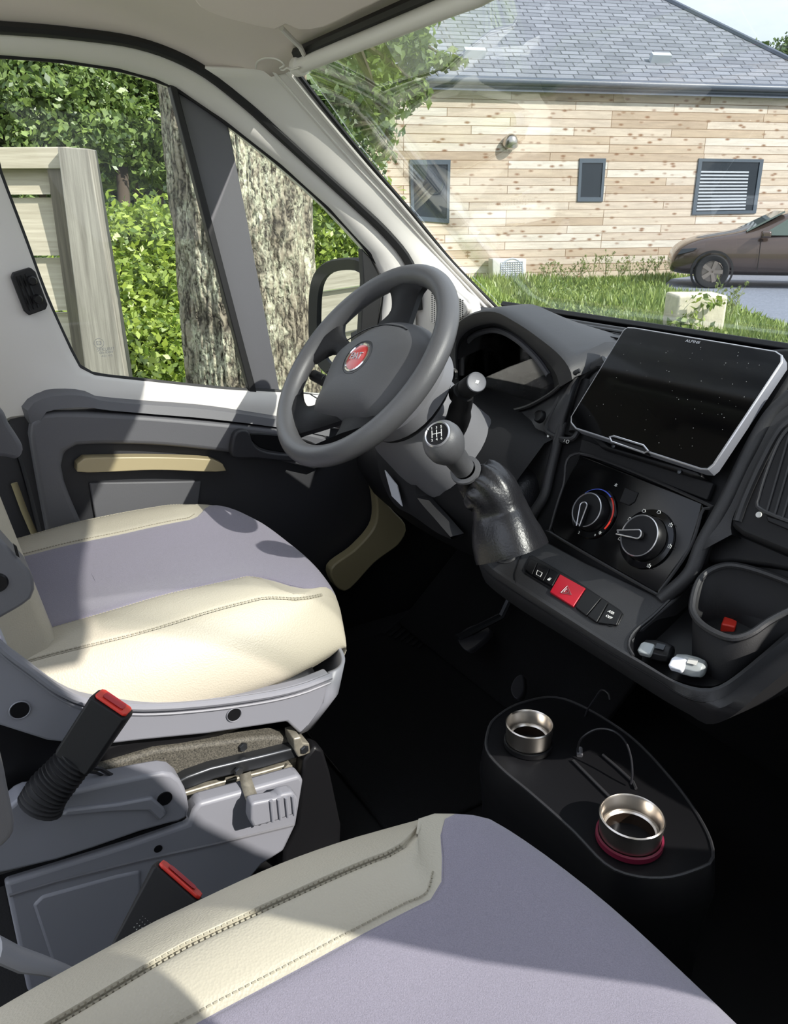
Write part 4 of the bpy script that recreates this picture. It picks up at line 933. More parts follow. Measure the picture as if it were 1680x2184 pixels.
# rounded front lip and front face
lip = cat_rom(PSL([(1018, 1150), (1022, 1190), (1040, 1220), (1100, 1262), (1200, 1326), (1300, 1390), (1400, 1448), (1450, 1480), (1500, 1496), (1545, 1486), (1620, 1430), (1720, 1350)], -.006), 60)
lip2 = [p + V((0, .012, -.028)) for p in lip]
lip_px = [(1040, 1165), (1040, 1190), (1056, 1212), (1110, 1246), (1205, 1308), (1305, 1372), (1375, 1414), (1440, 1452), (1500, 1468), (1545, 1456), (1620, 1398), (1720, 1310)]
lin = cat_rom(PSL(lip_px, .001), 60)
bot_ = cat_rom([onp(x, y, V((0, .775, .42)), V((0, -1, -.25))) for x, y in [(1020, 1190), (1030, 1232), (1050, 1256), (1110, 1300), (1210, 1362), (1310, 1426), (1410, 1490), (1470, 1524), (1510, 1545), (1560, 1528), (1630, 1470), (1730, 1390)]], 60)
g = G(); g.loft([[p - PSN * .02 for p in lin], lin, [a.lerp(b, .5) + PSN * .0045 for a, b in zip(lin, lip)], lip, [a.lerp(b, .5) + V((0, -.004, 0)) for a, b in zip(lip, bot_)], bot_, [p + V((0, .12, -.005)) for p in bot_]]); g.mk('shelf_lip', 'dash', D)
g = G(); g.tube([p + V((0, -.0005, -.001)) for p in lip], .0009, 5); g.mk('lip_seam', 'smooth_black', D)
g = G(); g.tube(PSL([(1128, 1152), (1108, 1190), (1098, 1225), (1100, 1248)], .001), .0009, 5); g.mk('shelf_seam', 'smooth_black', D)
# tray well with cup holder
wl_top = cat_rom(PSL([(1500, 1200), (1470, 1240), (1400, 1310), (1356, 1350), (1344, 1378), (1352, 1400), (1395, 1428), (1440, 1450), (1500, 1464), (1545, 1454), (1620, 1396), (1720, 1310), (1720, 1180), (1600, 1180)], 0), 60, True)
cW = sum(wl_top, V((0, 0, 0))) / 60
wl_bot = [cW + (p - cW) * .94 - PSN * .035 for p in wl_top]
g = G(); g.loft([wl_top, wl_bot], closed=True); g.add(wl_bot, [tuple(range(60))]); g.mk('tray', 'smooth_black', D)
g = G(); g.tube(cat_rom(PSL([(1478, 1228), (1400, 1306), (1352, 1348), (1340, 1376), (1350, 1398)], .001), 20), .0022, 6); g.mk('tray_rim', 'dash', D)
# cup holder
chr_ = cat_rom([onp(x, y, PS[0] + PSN * .03, PSN) for x, y in [(1476, 1290), (1490, 1240), (1520, 1214), (1565, 1206), (1640, 1226), (1720, 1262), (1730, 1290), (1690, 1300), (1640, 1325), (1600, 1352), (1560, 1362), (1515, 1345), (1485, 1320)]], 60, True)
ch = root('cup_holder', chr_[0], 'black moulded cup holder with a raised rounded rim at the right end of the shelf', 'cup holder')
cc2 = sum(chr_, V((0, 0, 0))) / 60
g = G(); g.tube(chr_, .0048, 8, closed=True); g.mk('rim', 'dash', ch)
lo = [cc2 + (p - cc2) * .86 - V((0, 0, .075)) for p in chr_]; lo2 = [cc2 + (p - cc2) * .95 - V((0, 0, .06)) for p in chr_]
g = G(); g.loft([chr_, lo], closed=True); g.add(lo, [tuple(range(60))]); g.mk('well', 'dash_dark', ch, solid=.003)
g = G(); c = at(1555, 1335, 'z', cc2.z - .066); g.box(c, .018, .04, .022, Matrix.Rotation(.5, 3, 'Z')); o = g.mk('plastic_cap', 'red', bevel=.002); tag(o, 'small red plastic piece lying in the bottom of the cup holder', 'plastic piece')
# switches
sr = root('switch_row', onp(1215, 1260, *PS), 'row of flat dashboard switches with the wide red hazard button in the middle', 'switch row')
g = G(); g.plate(PSL([(1128, 1186), (1136, 1184), (1232, 1240), (1322, 1300), (1330, 1310), (1318, 1332), (1300, 1336), (1118, 1222), (1118, 1206)], .0015), -PSN * .004); g.mk('surround', 'smooth_black', sr, bevel=.001)
def sw_(a, b, c, d, m_, lb=None, nm='switch'):
    g = G(); g.plate(PSL([a, b, c, d], .004), -PSN * .005); return g.mk(nm, m_, sr, bevel=.001, label=lb)
sA = sw_((1130, 1190), (1146, 1198), (1134, 1224), (1120, 1214), 'smooth_black')
sB = sw_((1148, 1199), (1172, 1212), (1158, 1238), (1136, 1225), 'smooth_black')
sC = sw_((1174, 1213), (1192, 1223), (1177, 1249), (1160, 1239), 'smooth_black')
sH = sw_((1194, 1224), (1248, 1254), (1222, 1293), (1172, 1262), 'hazard', 'wide red hazard button', 'hazard_button')
sD = sw_((1250, 1255), (1282, 1274), (1250, 1312), (1226, 1294), 'smooth_black')
sE = sw_((1284, 1275), (1296, 1284), (1272, 1326), (1252, 1313), 'smooth_black')
sF = sw_((1298, 1286), (1326, 1306), (1314, 1332), (1274, 1327), 'smooth_black')
SU = V((0, .9, .43)).normalized()
tri = PSL([(1210, 1250), (1218, 1268), (1196, 1264)], .0052)
g = G(); g.tube(tri, .0006, 5, closed=True); g.mk('triangle_mark', 'silver', sH)
t2 = [sum(tri, V((0, 0, 0))) / 3 + (p - sum(tri, V((0, 0, 0))) / 3) * .5 for p in tri]
g = G(); g.tube(t2, .0005, 5, closed=True); g.mk('triangle_mark', 'silver', sH)
g = G(); g.tube(PSL([(1146, 1216), (1156, 1222), (1152, 1230), (1143, 1225)], .0046), .0006, 5, closed=True); g.mk('mark', 'dial_white', sB)
c = onp(1170, 1236, PS[0] + PSN * .0048, PSN)
g = G(); g.box(c, .004, .0035, .0008, frame(PSN, SU)); g.tube([c + V((-.0012, 0, 0)) + SU * .001, c + V((-.0012, 0, 0)) + SU * .004, c + V((.0012, 0, 0)) + SU * .004, c + V((.0012, 0, 0)) + SU * .001], .0004, 4); g.mk('padlock_mark', 'dial_white', sC)
text('mark', 'ASR', .0062, onp(1303, 1306, PS[0] + PSN * .0046, PSN), PSN, SU, 'dial_white', sF)
text('mark', 'OFF', .0062, onp(1298, 1316, PS[0] + PSN * .0046, PSN), PSN, SU, 'dial_white', sF)
# chargers / small items in the tray
for (x, y, lb, mm) in ((1402, 1388, 'small dark grey plug with a clear end lying in the tray, left of the other', 'smooth_black'), (1470, 1420, 'small clear and grey plug lying in the tray nearest the front lip', 'key')):
    c = onp(x, y, PS[0] - PSN * .018, PSN)
    rt = root('plug', c, lb, 'plug')
    ax_ = V((.9, .3, .1)).normalized(); side = PSN.cross(ax_)
    rows = []
    for t, q in ((-1, .5), (-.9, .8), (-.3, 1), (.4, 1), (.85, .85), (1, .5)):
        rows.append([c + ax_ * t * .021 + side * (.016 * q * math.cos(a)) + PSN * (.011 * q * math.sin(a)) for a in np.linspace(0, 2 * PI, 9)[:-1]])
    g = G(); g.loft(rows, closed=True, capends=True); g.mk('body', mm, rt, bevel=.001)
    g = G(); rows = [[c - ax_ * .008 + V((0, -.010, 0)) + ax_ * t * .010 + side * (.010 * q * s1) + PSN * (.004 + .004 * q * s2) for s1, s2 in ((-1, -1), (1, -1), (1, 1), (-1, 1))] for t, q in ((-1, .6), (-.6, 1), (.8, 1), (1, .7))]
    g.loft(rows, closed=True, capends=True); g.mk('clear_end', 'key' if mm != 'key' else 'paper', rt, bevel=.0015)
    g = G(); g.plate([c + PSN * .0112 + ax_ * a + side * b for a, b in ((0, -.005), (.012, -.005), (.012, .004), (0, .004))], PSN * .0006); g.mk('label_patch', 'dust' if mm == 'key' else 'metal_dark', rt)

# ================================================================ GEAR LEVER
kt = at(932, 926, 'x', -.165); kb_ = at(990, 1000, 'x', -.205)
gl = root('gear_lever', at(1080, 1120, 'x', -.14), 'gear lever with a grey knob, shift pattern disc and pleated black leather gaiter', 'gear lever')
ax = (kb_ - kt).normalized(); Lk = (kb_ - kt).length
kc = kt + ax * .012
def prl(path, rs, n=28, sq=1.0, ref=None):
    g = G(); return g
g = G(); g.lathe([(.0, -.001), (.0175, .000), (.0225, .003), (.0285, .011), (.0312, .022), (.0305, .036), (.0255, .050), (.0195, .060), (.0175, Lk * .96)], kt, ax, 36, squash=.92); kn = g.mk('knob', 'wheel', gl)
g = G(); g.lathe([(.0172, -.0006), (.0190, -.0022), (.0205, .0006)], kt, ax, 36, squash=.92); g.mk('disc_ring', 'silver', kn)
g = G(); g.lathe([(.0175, -.0008), (.0, -.0016)], kt, ax, 36, squash=.92); g.mk('pattern_disc', 'smooth_black', kn)
kx = (CR - ax * (CR @ ax)).normalized(); ky = (-ax).cross(kx)
o_ = kt - ax * .0022
g = G()
for dx in (-.007, 0, .007): g.tube([o_ + kx * dx + ky * .006, o_ + kx * dx - ky * .006], .0006, 4)
g.tube([o_ - kx * .007, o_ + kx * .007], .0006, 4); g.mk('shift_pattern', 'dial_white', kn)
for dx, dy, s_ in ((-.007, .0095, '1'), (0, .0095, '3'), (.007, .0095, '5'), (-.007, -.0095, '2'), (0, -.0095, '4'), (.007, -.0095, '6'), (-.0125, .0095, 'R')):
    text('numeral', s_, .0055, o_ + kx * dx + ky * dy, -ax, ky, 'dial_white', kn)
co1 = at(1034, 1012, 'x', -.145)
g = G(); g.lathe([(.0175, 0), (.0235, .002), (.0245, .006), (.0225, .010), (.017, .011)], kb_, ax, 28); g.mk('reverse_collar', 'wheel', gl)
g = G(); g.lathe([(.014, .010), (.015, .018), (.022, .030), (.026, .036), (.025, .040), (.018, .042)], kb_, ax, 28); g.mk('lower_cone', 'smooth_black', gl)
# gaiter: pleated loose leather, gathered under the collar and spreading to its frame on the shelf
SG = 96
bb = cat_rom([onp(x, y, *PS) for x, y in [(1018, 1090), (1026, 1140), (1050, 1186), (1086, 1198), (1120, 1160), (1150, 1100), (1186, 1040), (1170, 1000), (1110, 990), (1050, 1020)]], SG, True)
bc = sum(bb, V((0, 0, 0))) / SG
path = cat_rom([kb_ + ax * .036, kb_ + ax * .045 + V((0, 0, 0)), at(1050, 1050, 'x', -.19), at(1066, 1092, 'x', -.18), at(1078, 1135, 'x', -.165), at(1092, 1180, 'x', -.15)], 22)
rad = [.016, .024, .033, .039, .042, .043, .042, .041, .040, .040, .041, .042, .043, .045, .047, .049, .051, .053, .054, .055, .056, .056]
rows = []; prev = V((1, 0, 0))
for i, p in enumerate(path):
    t = (path[min(i + 1, 21)] - path[max(i - 1, 0)]).normalized(); u = (prev - t * (prev @ t)).normalized(); w_ = t.cross(u); prev = u; r = []
    for k in range(SG):
        A = 2 * PI * k / SG
        pl_ = .0042 * math.cos(A * 10) * math.exp(-((i - 2.5) / 3.2) ** 2) + .0035 * math.cos(A * 4 + 1.2) * min(1, max(0, i - 5) / 6) + .003 * noise.noise(V((math.cos(A) * 1.6, math.sin(A) * 1.6, i * .12))) * min(1, i / 4)
        r.append(p + (u * math.cos(A) + w_ * math.sin(A)) * (rad[i] + pl_))
    rows.append(r)
g = G(); g.loft(rows, closed=True); g.add(rows[0], [tuple(range(SG))])
g.loft([[p - PSN * .02 for p in bb], bb] + [[bc + (p - bc) * sc_ + PSN * h_ for p in bb] for sc_, h_ in ((.90, .020), (.78, .034), (.66, .044), (.5, .052), (.3, .058))], closed=True)
g.mk('gaiter', 'leather_black', gl, auto=0)
g = G(); g.tube(bb, .004, 8, closed=True); g.mk('gaiter_frame', 'dash', gl)

# ================================================================ FLOOR AREA
# beige sill metal in front of the driver door
bm_ = L(smooth([(782, 955), (800, 1000), (806, 1045), (835, 1085), (866, 1122), (852, 1160), (800, 1200), (736, 1262), (705, 1216), (760, 1170), (800, 1120), (802, 1060), (785, 1000)], 60, True), 'x', -.815)
g = G(); g.plate(bm_, (-.03, 0, 0)); o = g.mk('trim_5', 'beige_metal', bevel=.004); tag(o, kind='structure')
# carpeted footwell
fw = root('floor_mat', (-.5, .75, 0), 'black ribbed floor mat in the dark driver footwell', 'floor mat')
g = G(); g.plate([V((-.8, .55, .0)), V((-.18, .55, .0)), V((-.18, .98, .0)), V((-.8, .98, .0))], V((0, 0, .012))); g.mk('mat', 'carpet', fw, bevel=.004)
g = G(); g.plate([V((-.8, .95, .01)), V((-.16, .95, .01)), V((-.16, 1.2, .24)), V((-.8, 1.2, .24))], V((0, -.01, .012))); g.mk('toe_board', 'carpet', fw, bevel=.004)
for k in range(7):
    a_ = at(818 + k * 12, 1352 + k * 5, 'z', .016); b_ = at(888 + k * 10, 1290 + k * 7, 'z', .016)
    g = G(); g.tube([a_, b_], .004, 6, flat=.5); g.mk('rib', 'mat', fw)
pd = root('pedal', at(1005, 1358, 'z', .12), 'dark rubber foot pedal just visible below the dashboard', 'pedal')
pp_ = L(smooth([(975, 1362), (985, 1345), (1020, 1330), (1045, 1340), (1040, 1356), (1005, 1385), (988, 1384)], 24, True), 'z', .14)
g = G(); g.plate(pp_, (0, .01, -.012)); g.mk('pad', 'door_dark', pd, bevel=.003)
g = G(); g.tube([pp_[0], pp_[0] + V((0, .12, .02)), pp_[0] + V((0, .2, .16))], .009, 8); g.mk('arm', 'metal_dark', pd)
pd = root('pedal', at(1100, 1470, 'z', .10), 'dark pedal pad in deep shade behind the rear steel cup', 'pedal')
g = G(); g.plate(L(smooth([(1088, 1470), (1098, 1445), (1115, 1440), (1116, 1475), (1100, 1490)], 20, True), 'z', .14), (0, .01, -.012)); g.mk('pad', 'door_dark', pd, bevel=.003)
# tunnel console with two cups, standing on the floor
ct = root('cup_console', (.08, .66, 0), 'low black oval cup console on the floor between the seats and the dashboard', 'console')
zt_ = .27
to = cat_rom(L([(1038, 1600), (1040, 1560), (1056, 1532), (1110, 1500), (1200, 1490), (1330, 1560), (1430, 1660), (1500, 1760), (1520, 1830), (1480, 1856), (1420, 1872), (1350, 1868), (1290, 1842), (1220, 1770), (1130, 1690), (1070, 1640)], 'z', zt_), 72, True)
cc3 = sum(to, V((0, 0, 0))) / 72
g = G(); g.loft([[cc3 + (p - cc3) * 1.0 + V((0, 0, -zt_ + .0)) for p in to], [cc3 + (p - cc3) * 1.01 + V((0, 0, -.11)) for p in to], [cc3 + (p - cc3) * 1.045 + V((0, 0, -.058)) for p in to], [cc3 + (p - cc3) * 1.05 + V((0, 0, -.05)) for p in to], [cc3 + (p - cc3) * 1.02 + V((0, 0, -.008)) for p in to], to, [cc3 + (p - cc3) * .97 + V((0, 0, -.001)) for p in to]], closed=True)
g.add([cc3 + (p - cc3) * .97 + V((0, 0, -.001)) for p in to], [tuple(range(72))]); g.mk('body', 'smooth_black', ct)
g = G(); g.tube(to, .0022, 6, closed=True); g.mk('top_edge', 'dash', ct)
g = G(); g.tube(L([(1222, 1622), (1250, 1650), (1300, 1700), (1310, 1710)], 'z', zt_ + .002), .0022, 6); g.mk('slot_rim', 'dash', ct)
g = G(); g.tube(L([(1285, 1610), (1320, 1640), (1350, 1668), (1356, 1682)], 'z', zt_ + .002), .0022, 6); g.mk('slot_rim', 'dash', ct)
def cup(px_, py_, r, h, lb, ring_m):
    c = at(px_, py_, 'z', zt_ + .034); c.z = zt_
    rt = root('steel_cup', V((c.x, c.y, zt_)), lb, 'cup')
    g = G(); g.lathe([(r * .90, -.03), (r * .95, .0), (r, .034), (r + .0008, .0375), (r - .0008, .039), (r - .003, .036), (r - .0045, .015), (r - .0052, .0135)], c, (0, 0, 1), 56); g.mk('wall', 'steel', rt)
    g = G(); g.lathe([(r - .0045, .0155), (r - .007, .0165), (r - .009, .0145)], c, (0, 0, 1), 56); g.mk('inner_step', 'steel', rt)
    g = G(); g.lathe([(r - .0085, .015), (r - .011, -.02), (.0, -.022)], c, (0, 0, 1), 48); g.mk('inside', 'coffee', rt)
    g = G(); g.lathe([(r * .97, .001), (r * 1.06, .001), (r * 1.06, .008), (r * .99, .009)], c, (0, 0, 1), 48); g.mk('base_ring', ring_m, rt)
cup(1129, 1548, .0345, .05, 'brushed steel cup standing in the rear left well of the black console', 'smooth_black')
cup(1347, 1745, .0395, .05, 'brushed steel cup with a magenta base ring in the well nearest the passenger seat', 'magenta')
# usb cable
cb = root('charging_cable', at(1230, 1640, 'z', zt_), 'thin black charging cable looping above the console, between the two cups', 'cable')
pts = [at(x, y, 'z', z) for x, y, z in [(1205, 1575, .30), (1240, 1610, zt_ + .002), (1232, 1600, .28), (1240, 1575, .31), (1270, 1556, .33), (1305, 1558, .34), (1332, 1580, .33), (1345, 1615, .31), (1348, 1650, .29), (1345, 1672, .275)]][1:]
g = G(); g.tube(cat_rom(pts, 50), .0016, 8); g.mk('loop', 'cable', cb)
pts = [at(x, y, 'y', .80) for x, y in [(1240, 1560), (1250, 1520), (1268, 1490), (1282, 1472), (1296, 1478), (1300, 1492)]]
g = G(); g.tube(cat_rom(pts, 40), .0014, 8); g.mk('upper_loop', 'cable', cb)
g = G(); g.tube([at(1236, 1612, 'z', .272), at(1236, 1596, 'z', .276)], .0045, 10); g.mk('plug_end', 'door_grey', cb)
# dark bulkhead under the dash and engine cover
g = G(); g.plate([V((-.85, 1.26, -.02)), V((.74, 1.26, -.02)), V((.74, 1.26, .78)), V((-.85, 1.26, .78))], (0, .03, 0)); o = g.mk('wall_front', 'mat'); tag(o, kind='structure')
# ================================================================ OUTSIDE
GZ = -.55
def leafmat(name, c1, c2, trans=.35):
    m = bpy.data.materials.new(name); m.use_nodes = True; t = m.node_tree; t.nodes.clear()
    ge = N(t, 'ShaderNodeNewGeometry'); mx = N(t, 'ShaderNodeMix', data_type='RGBA'); mx.inputs[6].default_value = c1; mx.inputs[7].default_value = c2
    t.links.new(ge.outputs['Random Per Island'], mx.inputs[0])
    df = N(t, 'ShaderNodeBsdfDiffuse'); tl = N(t, 'ShaderNodeBsdfTranslucent'); ms = N(t, 'ShaderNodeMixShader'); ms.inputs[0].default_value = trans
    gl = N(t, 'ShaderNodeBsdfGlossy'); gl.inputs['Roughness'].default_value = .45; m2 = N(t, 'ShaderNodeMixShader'); m2.inputs[0].default_value = .06
    o = N(t, 'ShaderNodeOutputMaterial')
    t.links.new(mx.outputs[2], df.inputs[0]); t.links.new(mx.outputs[2], tl.inputs[0]); t.links.new(df.outputs[0], ms.inputs[1]); t.links.new(tl.outputs[0], ms.inputs[2])
    t.links.new(ms.outputs[0], m2.inputs[1]); t.links.new(gl.outputs[0], m2.inputs[2]); t.links.new(m2.outputs[0], o.inputs[0]); return m
M['leaf'] = leafmat('oak_leaves', S(56, 82, 34), S(138, 160, 84))
M['leaf_bright'] = leafmat('bright_leaves', S(84, 112, 30), S(172, 190, 80), .4)
M['leaf_far'] = leafmat('far_leaves', S(54, 78, 40), S(116, 140, 86))
M['grass'] = leafmat('grass_blades', S(96, 124, 52), S(168, 184, 104), .3)
M['weed'] = leafmat('weed_leaves', S(110, 132, 70), S(170, 176, 110), .3)
M['soil'] = mat('grassy_ground', S(92, 110, 56), 1, mott=(3, .3, S(140, 150, 88)), bump=(30, .5, .02))
M['gravel'] = mat('blue_grey_gravel', S(128, 134, 148), .95, mott=(25, .25), bump=(60, .6, .01))
def barkmat():
    m = mat('bark', S(100, 92, 80), .95); t = m.node_tree; b = t.nodes['Principled BSDF']; tc = N(t, 'ShaderNodeTexCoord')
    def nzn(sc, s, d=4):
        mp = N(t, 'ShaderNodeMapping'); mp.inputs['Scale'].default_value = sc; n = N(t, 'ShaderNodeTexNoise'); n.inputs['Scale'].default_value = s; n.inputs['Detail'].default_value = d; n.inputs['Roughness'].default_value = .65
        t.links.new(tc.outputs['Object'], mp.inputs[0]); t.links.new(mp.outputs[0], n.inputs['Vector']); return n
    vo = N(t, 'ShaderNodeTexVoronoi'); vo.feature = 'DISTANCE_TO_EDGE'; vo.inputs['Scale'].default_value = 1; mp = N(t, 'ShaderNodeMapping'); mp.inputs['Scale'].default_value = (34, 34, 9)
    wn_ = nzn((6, 6, 6), 1); ad = N(t, 'ShaderNodeMix', data_type='VECTOR'); ad.inputs[0].default_value = .12
    t.links.new(tc.outputs['Object'], ad.inputs[4]); t.links.new(wn_.outputs['Color'], ad.inputs[5]); t.links.new(ad.outputs[1], mp.inputs[0]); t.links.new(mp.outputs[0], vo.inputs['Vector'])
    r = N(t, 'ShaderNodeValToRGB'); r.color_ramp.elements[0].color = S(44, 38, 32); r.color_ramp.elements[1].color = S(132, 124, 108); r.color_ramp.elements[1].position = .22; t.links.new(vo.outputs[0], r.inputs[0])
    n2 = nzn((1, 1, .6), 5.5, 8); rr = N(t, 'ShaderNodeMapRange'); rr.inputs[1].default_value = .47; rr.inputs[2].default_value = .60; t.links.new(n2.outputs[0], rr.inputs[0])
    n3 = nzn((1, 1, .6), 70, 3); r3 = N(t, 'ShaderNodeMapRange'); r3.inputs[1].default_value = .4; r3.inputs[2].default_value = .6; t.links.new(n3.outputs[0], r3.inputs[0])
    mu = N(t, 'ShaderNodeMath', operation='MULTIPLY'); t.links.new(rr.outputs[0], mu.inputs[0]); t.links.new(r3.outputs[0], mu.inputs[1])
    mx = N(t, 'ShaderNodeMix', data_type='RGBA'); t.links.new(mu.outputs[0], mx.inputs[0]); t.links.new(r.outputs[0], mx.inputs[6]); mx.inputs[7].default_value = S(190, 190, 166); t.links.new(mx.outputs[2], b.inputs['Base Color'])
    bp = N(t, 'ShaderNodeBump'); bp.inputs['Strength'].default_value = .9; bp.inputs['Distance'].default_value = .02; t.links.new(vo.outputs[0], bp.inputs['Height']); t.links.new(bp.outputs[0], b.inputs['Normal']); return m
M['bark'] = barkmat()
M['bark_far'] = mat('far_bark', S(70, 60, 50), .95)
M['stone'] = mat('pale_stone', S(222, 214, 192), .9, mott=(9, .15), bump=(40, .4, .01))
M['frame_dark'] = mat('dark_window_frame', S(82, 92, 104), .4)
M['blind'] = mat('grey_blind', S(188, 194, 204), .5)
M['gutter'] = mat('slate_blue_gutter', S(88, 96, 112), .4)
M['hvac'] = mat('white_casing', S(228, 226, 220), .5)
M['carpaint'] = mat('bronze_car_paint', S(98, 84, 78), .22, .5, coat=.7)
M['tyre'] = mat('tyre', S(36, 36, 38), .8)
M['car_glass'] = mat('car_window', S(92, 104, 98), .05)
M['wood_grey'] = None
def woodmat(name, c1, c2, sx=1, vert=False, knots=0):
    m = mat(name, c1, .85); t = m.node_tree; b = t.nodes['Principled BSDF']; tc = N(t, 'ShaderNodeTexCoord'); mp = N(t, 'ShaderNodeMapping')
    mp.inputs['Scale'].default_value = (60, 60, 2) if vert else (2, 2, 60)
    nz = N(t, 'ShaderNodeTexNoise'); nz.inputs['Scale'].default_value = 1; nz.inputs['Detail'].default_value = 5; nz.inputs['Roughness'].default_value = .7
    t.links.new(tc.outputs['Object'], mp.inputs[0]); t.links.new(mp.outputs[0], nz.inputs['Vector'])
    mx = N(t, 'ShaderNodeMix', data_type='RGBA'); rr = N(t, 'ShaderNodeMapRange'); rr.inputs[1].default_value = .3; rr.inputs[2].default_value = .7
    t.links.new(nz.outputs[0], rr.inputs[0]); t.links.new(rr.outputs[0], mx.inputs[0]); mx.inputs[6].default_value = c1; mx.inputs[7].default_value = c2
    t.links.new(mx.outputs[2], b.inputs['Base Color'])
    bp = N(t, 'ShaderNodeBump'); bp.inputs['Strength'].default_value = .4; bp.inputs['Distance'].default_value = .003; t.links.new(nz.outputs[0], bp.inputs['Height']); t.links.new(bp.outputs[0], b.inputs['Normal'])
    return m
M['fence_board'] = woodmat('weathered_board', S(152, 144, 126), S(186, 178, 160))
M['fence_post'] = woodmat('weathered_post', S(106, 102, 94), S(156, 152, 142), vert=True)
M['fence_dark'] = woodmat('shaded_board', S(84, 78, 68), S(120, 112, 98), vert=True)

g = G(); g.box((-20, 15, GZ - .1), 120, 120, .2); o = g.mk('lawn', 'soil', smooth=False); tag(o, kind='structure')
E2 = math.radians(12)
HE = (_r * math.cos(E2) + _h * math.sin(E2)).normalized(); HN = HE.cross(_z).normalized()
if HN @ (CP - at(1275, 592, 'z', GZ)) < 0: HN = -HN
HP = at(1275, 594, 'z', GZ)
def hp(x, y, o=0): return onp(x, y, HP + HN * o, HN)
# wall with boards: Object coordinates are rotated into the wall frame
RW = Matrix((HE, -HN, _z)).transposed()
def wallmat():
    m = mat('board_cladding', S(215, 196, 165), .85); t = m.node_tree; b = t.nodes['Principled BSDF']
    tc = N(t, 'ShaderNodeTexCoord'); sp = N(t, 'ShaderNodeSeparateXYZ'); cb = N(t, 'ShaderNodeCombineXYZ')
    t.links.new(tc.outputs['Object'], sp.inputs[0]); t.links.new(sp.outputs[0], cb.inputs[0]); t.links.new(sp.outputs[2], cb.inputs[1])
    br = N(t, 'ShaderNodeTexBrick'); br.offset = .37; br.offset_frequency = 3; br.squash = 1.6; br.squash_frequency = 5
    br.inputs['Color1'].default_value = (0, 0, 0, 1); br.inputs['Color2'].default_value = (1, 1, 1, 1); br.inputs['Mortar'].default_value = (.5, .5, .5, 1)
    br.inputs['Scale'].default_value = 1; br.inputs['Brick Width'].default_value = 2.3; br.inputs['Row Height'].default_value = .165; br.inputs['Mortar Size'].default_value = .007; br.inputs['Bias'].default_value = 0
    t.links.new(cb.outputs[0], br.inputs[0])
    r = N(t, 'ShaderNodeValToRGB'); r.color_ramp.elements[0].color = S(188, 168, 148); r.color_ramp.elements[0].position = 0; r.color_ramp.elements[1].color = S(226, 218, 208); r.color_ramp.elements[1].position = 1
    for p, c in ((.15, S(200, 180, 158)), (.3, S(216, 201, 184)), (.6, S(210, 194, 178)), (.8, S(222, 211, 198))): q = r.color_ramp.elements.new(p); q.color = c
    t.links.new(br.outputs['Color'], r.inputs[0])
    # streaky grain
    mp = N(t, 'ShaderNodeMapping'); mp.inputs['Scale'].default_value = (1.2, 1, 14); nz = N(t, 'ShaderNodeTexNoise'); nz.inputs['Scale'].default_value = 1.3; nz.inputs['Detail'].default_value = 6; nz.inputs['Roughness'].default_value = .7
    t.links.new(tc.outputs['Object'], mp.inputs[0]); t.links.new(mp.outputs[0], nz.inputs['Vector'])
    rg = N(t, 'ShaderNodeMapRange'); rg.inputs[1].default_value = .35; rg.inputs[2].default_value = .65; rg.inputs[3].default_value = .78; rg.inputs[4].default_value = 1.05
    t.links.new(nz.outputs[0], rg.inputs[0])
    mu = N(t, 'ShaderNodeMix', data_type='RGBA', blend_type='MULTIPLY'); mu.inputs[0].default_value = 1; t.links.new(r.outputs[0], mu.inputs[6]); t.links.new(rg.outputs[0], mu.inputs[7])
    # knots
    mp2 = N(t, 'ShaderNodeMapping'); mp2.inputs['Scale'].default_value = (2.6, .01, 6.0); vo = N(t, 'ShaderNodeTexVoronoi'); vo.inputs['Scale'].default_value = 1.3
    t.links.new(tc.outputs['Object'], mp2.inputs[0]); t.links.new(mp2.outputs[0], vo.inputs['Vector'])
    kr = N(t, 'ShaderNodeMapRange'); kr.inputs[1].default_value = .10; kr.inputs[2].default_value = .28; kr.inputs[3].default_value = .95; kr.inputs[4].default_value = 0; t.links.new(vo.outputs['Distance'], kr.inputs[0])
    m3_ = N(t, 'ShaderNodeMix', data_type='RGBA'); t.links.new(kr.outputs[0], m3_.inputs[0]); t.links.new(mu.outputs[2], m3_.inputs[6]); m3_.inputs[7].default_value = S(140, 105, 80)
    m4 = N(t, 'ShaderNodeMix', data_type='RGBA'); t.links.new(br.outputs['Fac'], m4.inputs[0]); t.links.new(m3_.outputs[2], m4.inputs[6]); m4.inputs[7].default_value = S(130, 105, 82)
    t.links.new(m4.outputs[2], b.inputs['Base Color']); return m
M['cladding'] = wallmat()
def roofmat():
    m = mat('slate_shingles', S(120, 124, 134), .7); t = m.node_tree; b = t.nodes['Principled BSDF']
    tc = N(t, 'ShaderNodeTexCoord'); sp = N(t, 'ShaderNodeSeparateXYZ'); cb = N(t, 'ShaderNodeCombineXYZ')
    t.links.new(tc.outputs['Object'], sp.inputs[0]); t.links.new(sp.outputs[0], cb.inputs[0]); t.links.new(sp.outputs[2], cb.inputs[1])
    br = N(t, 'ShaderNodeTexBrick'); br.inputs['Color1'].default_value = S(116, 120, 130); br.inputs['Color2'].default_value = S(140, 144, 154); br.inputs['Mortar'].default_value = S(76, 79, 88)
    br.inputs['Scale'].default_value = 1; br.inputs['Brick Width'].default_value = .42; br.inputs['Row Height'].default_value = .16; br.inputs['Mortar Size'].default_value = .016; br.offset = .33
    t.links.new(cb.outputs[0], br.inputs[0]); t.links.new(br.outputs[0], b.inputs['Base Color']); return m
M['slate'] = roofmat()
def placed(o, R3):  # turn an object's own axes to the wall frame without moving its mesh
    R4 = R3.to_4x4(); o.data.transform(R4.inverted()); o.rotation_euler = R3.to_euler()
house = root('house', HP, 'single storey house clad in pale horizontal boards under a slate hip roof, across the lawn', 'house')
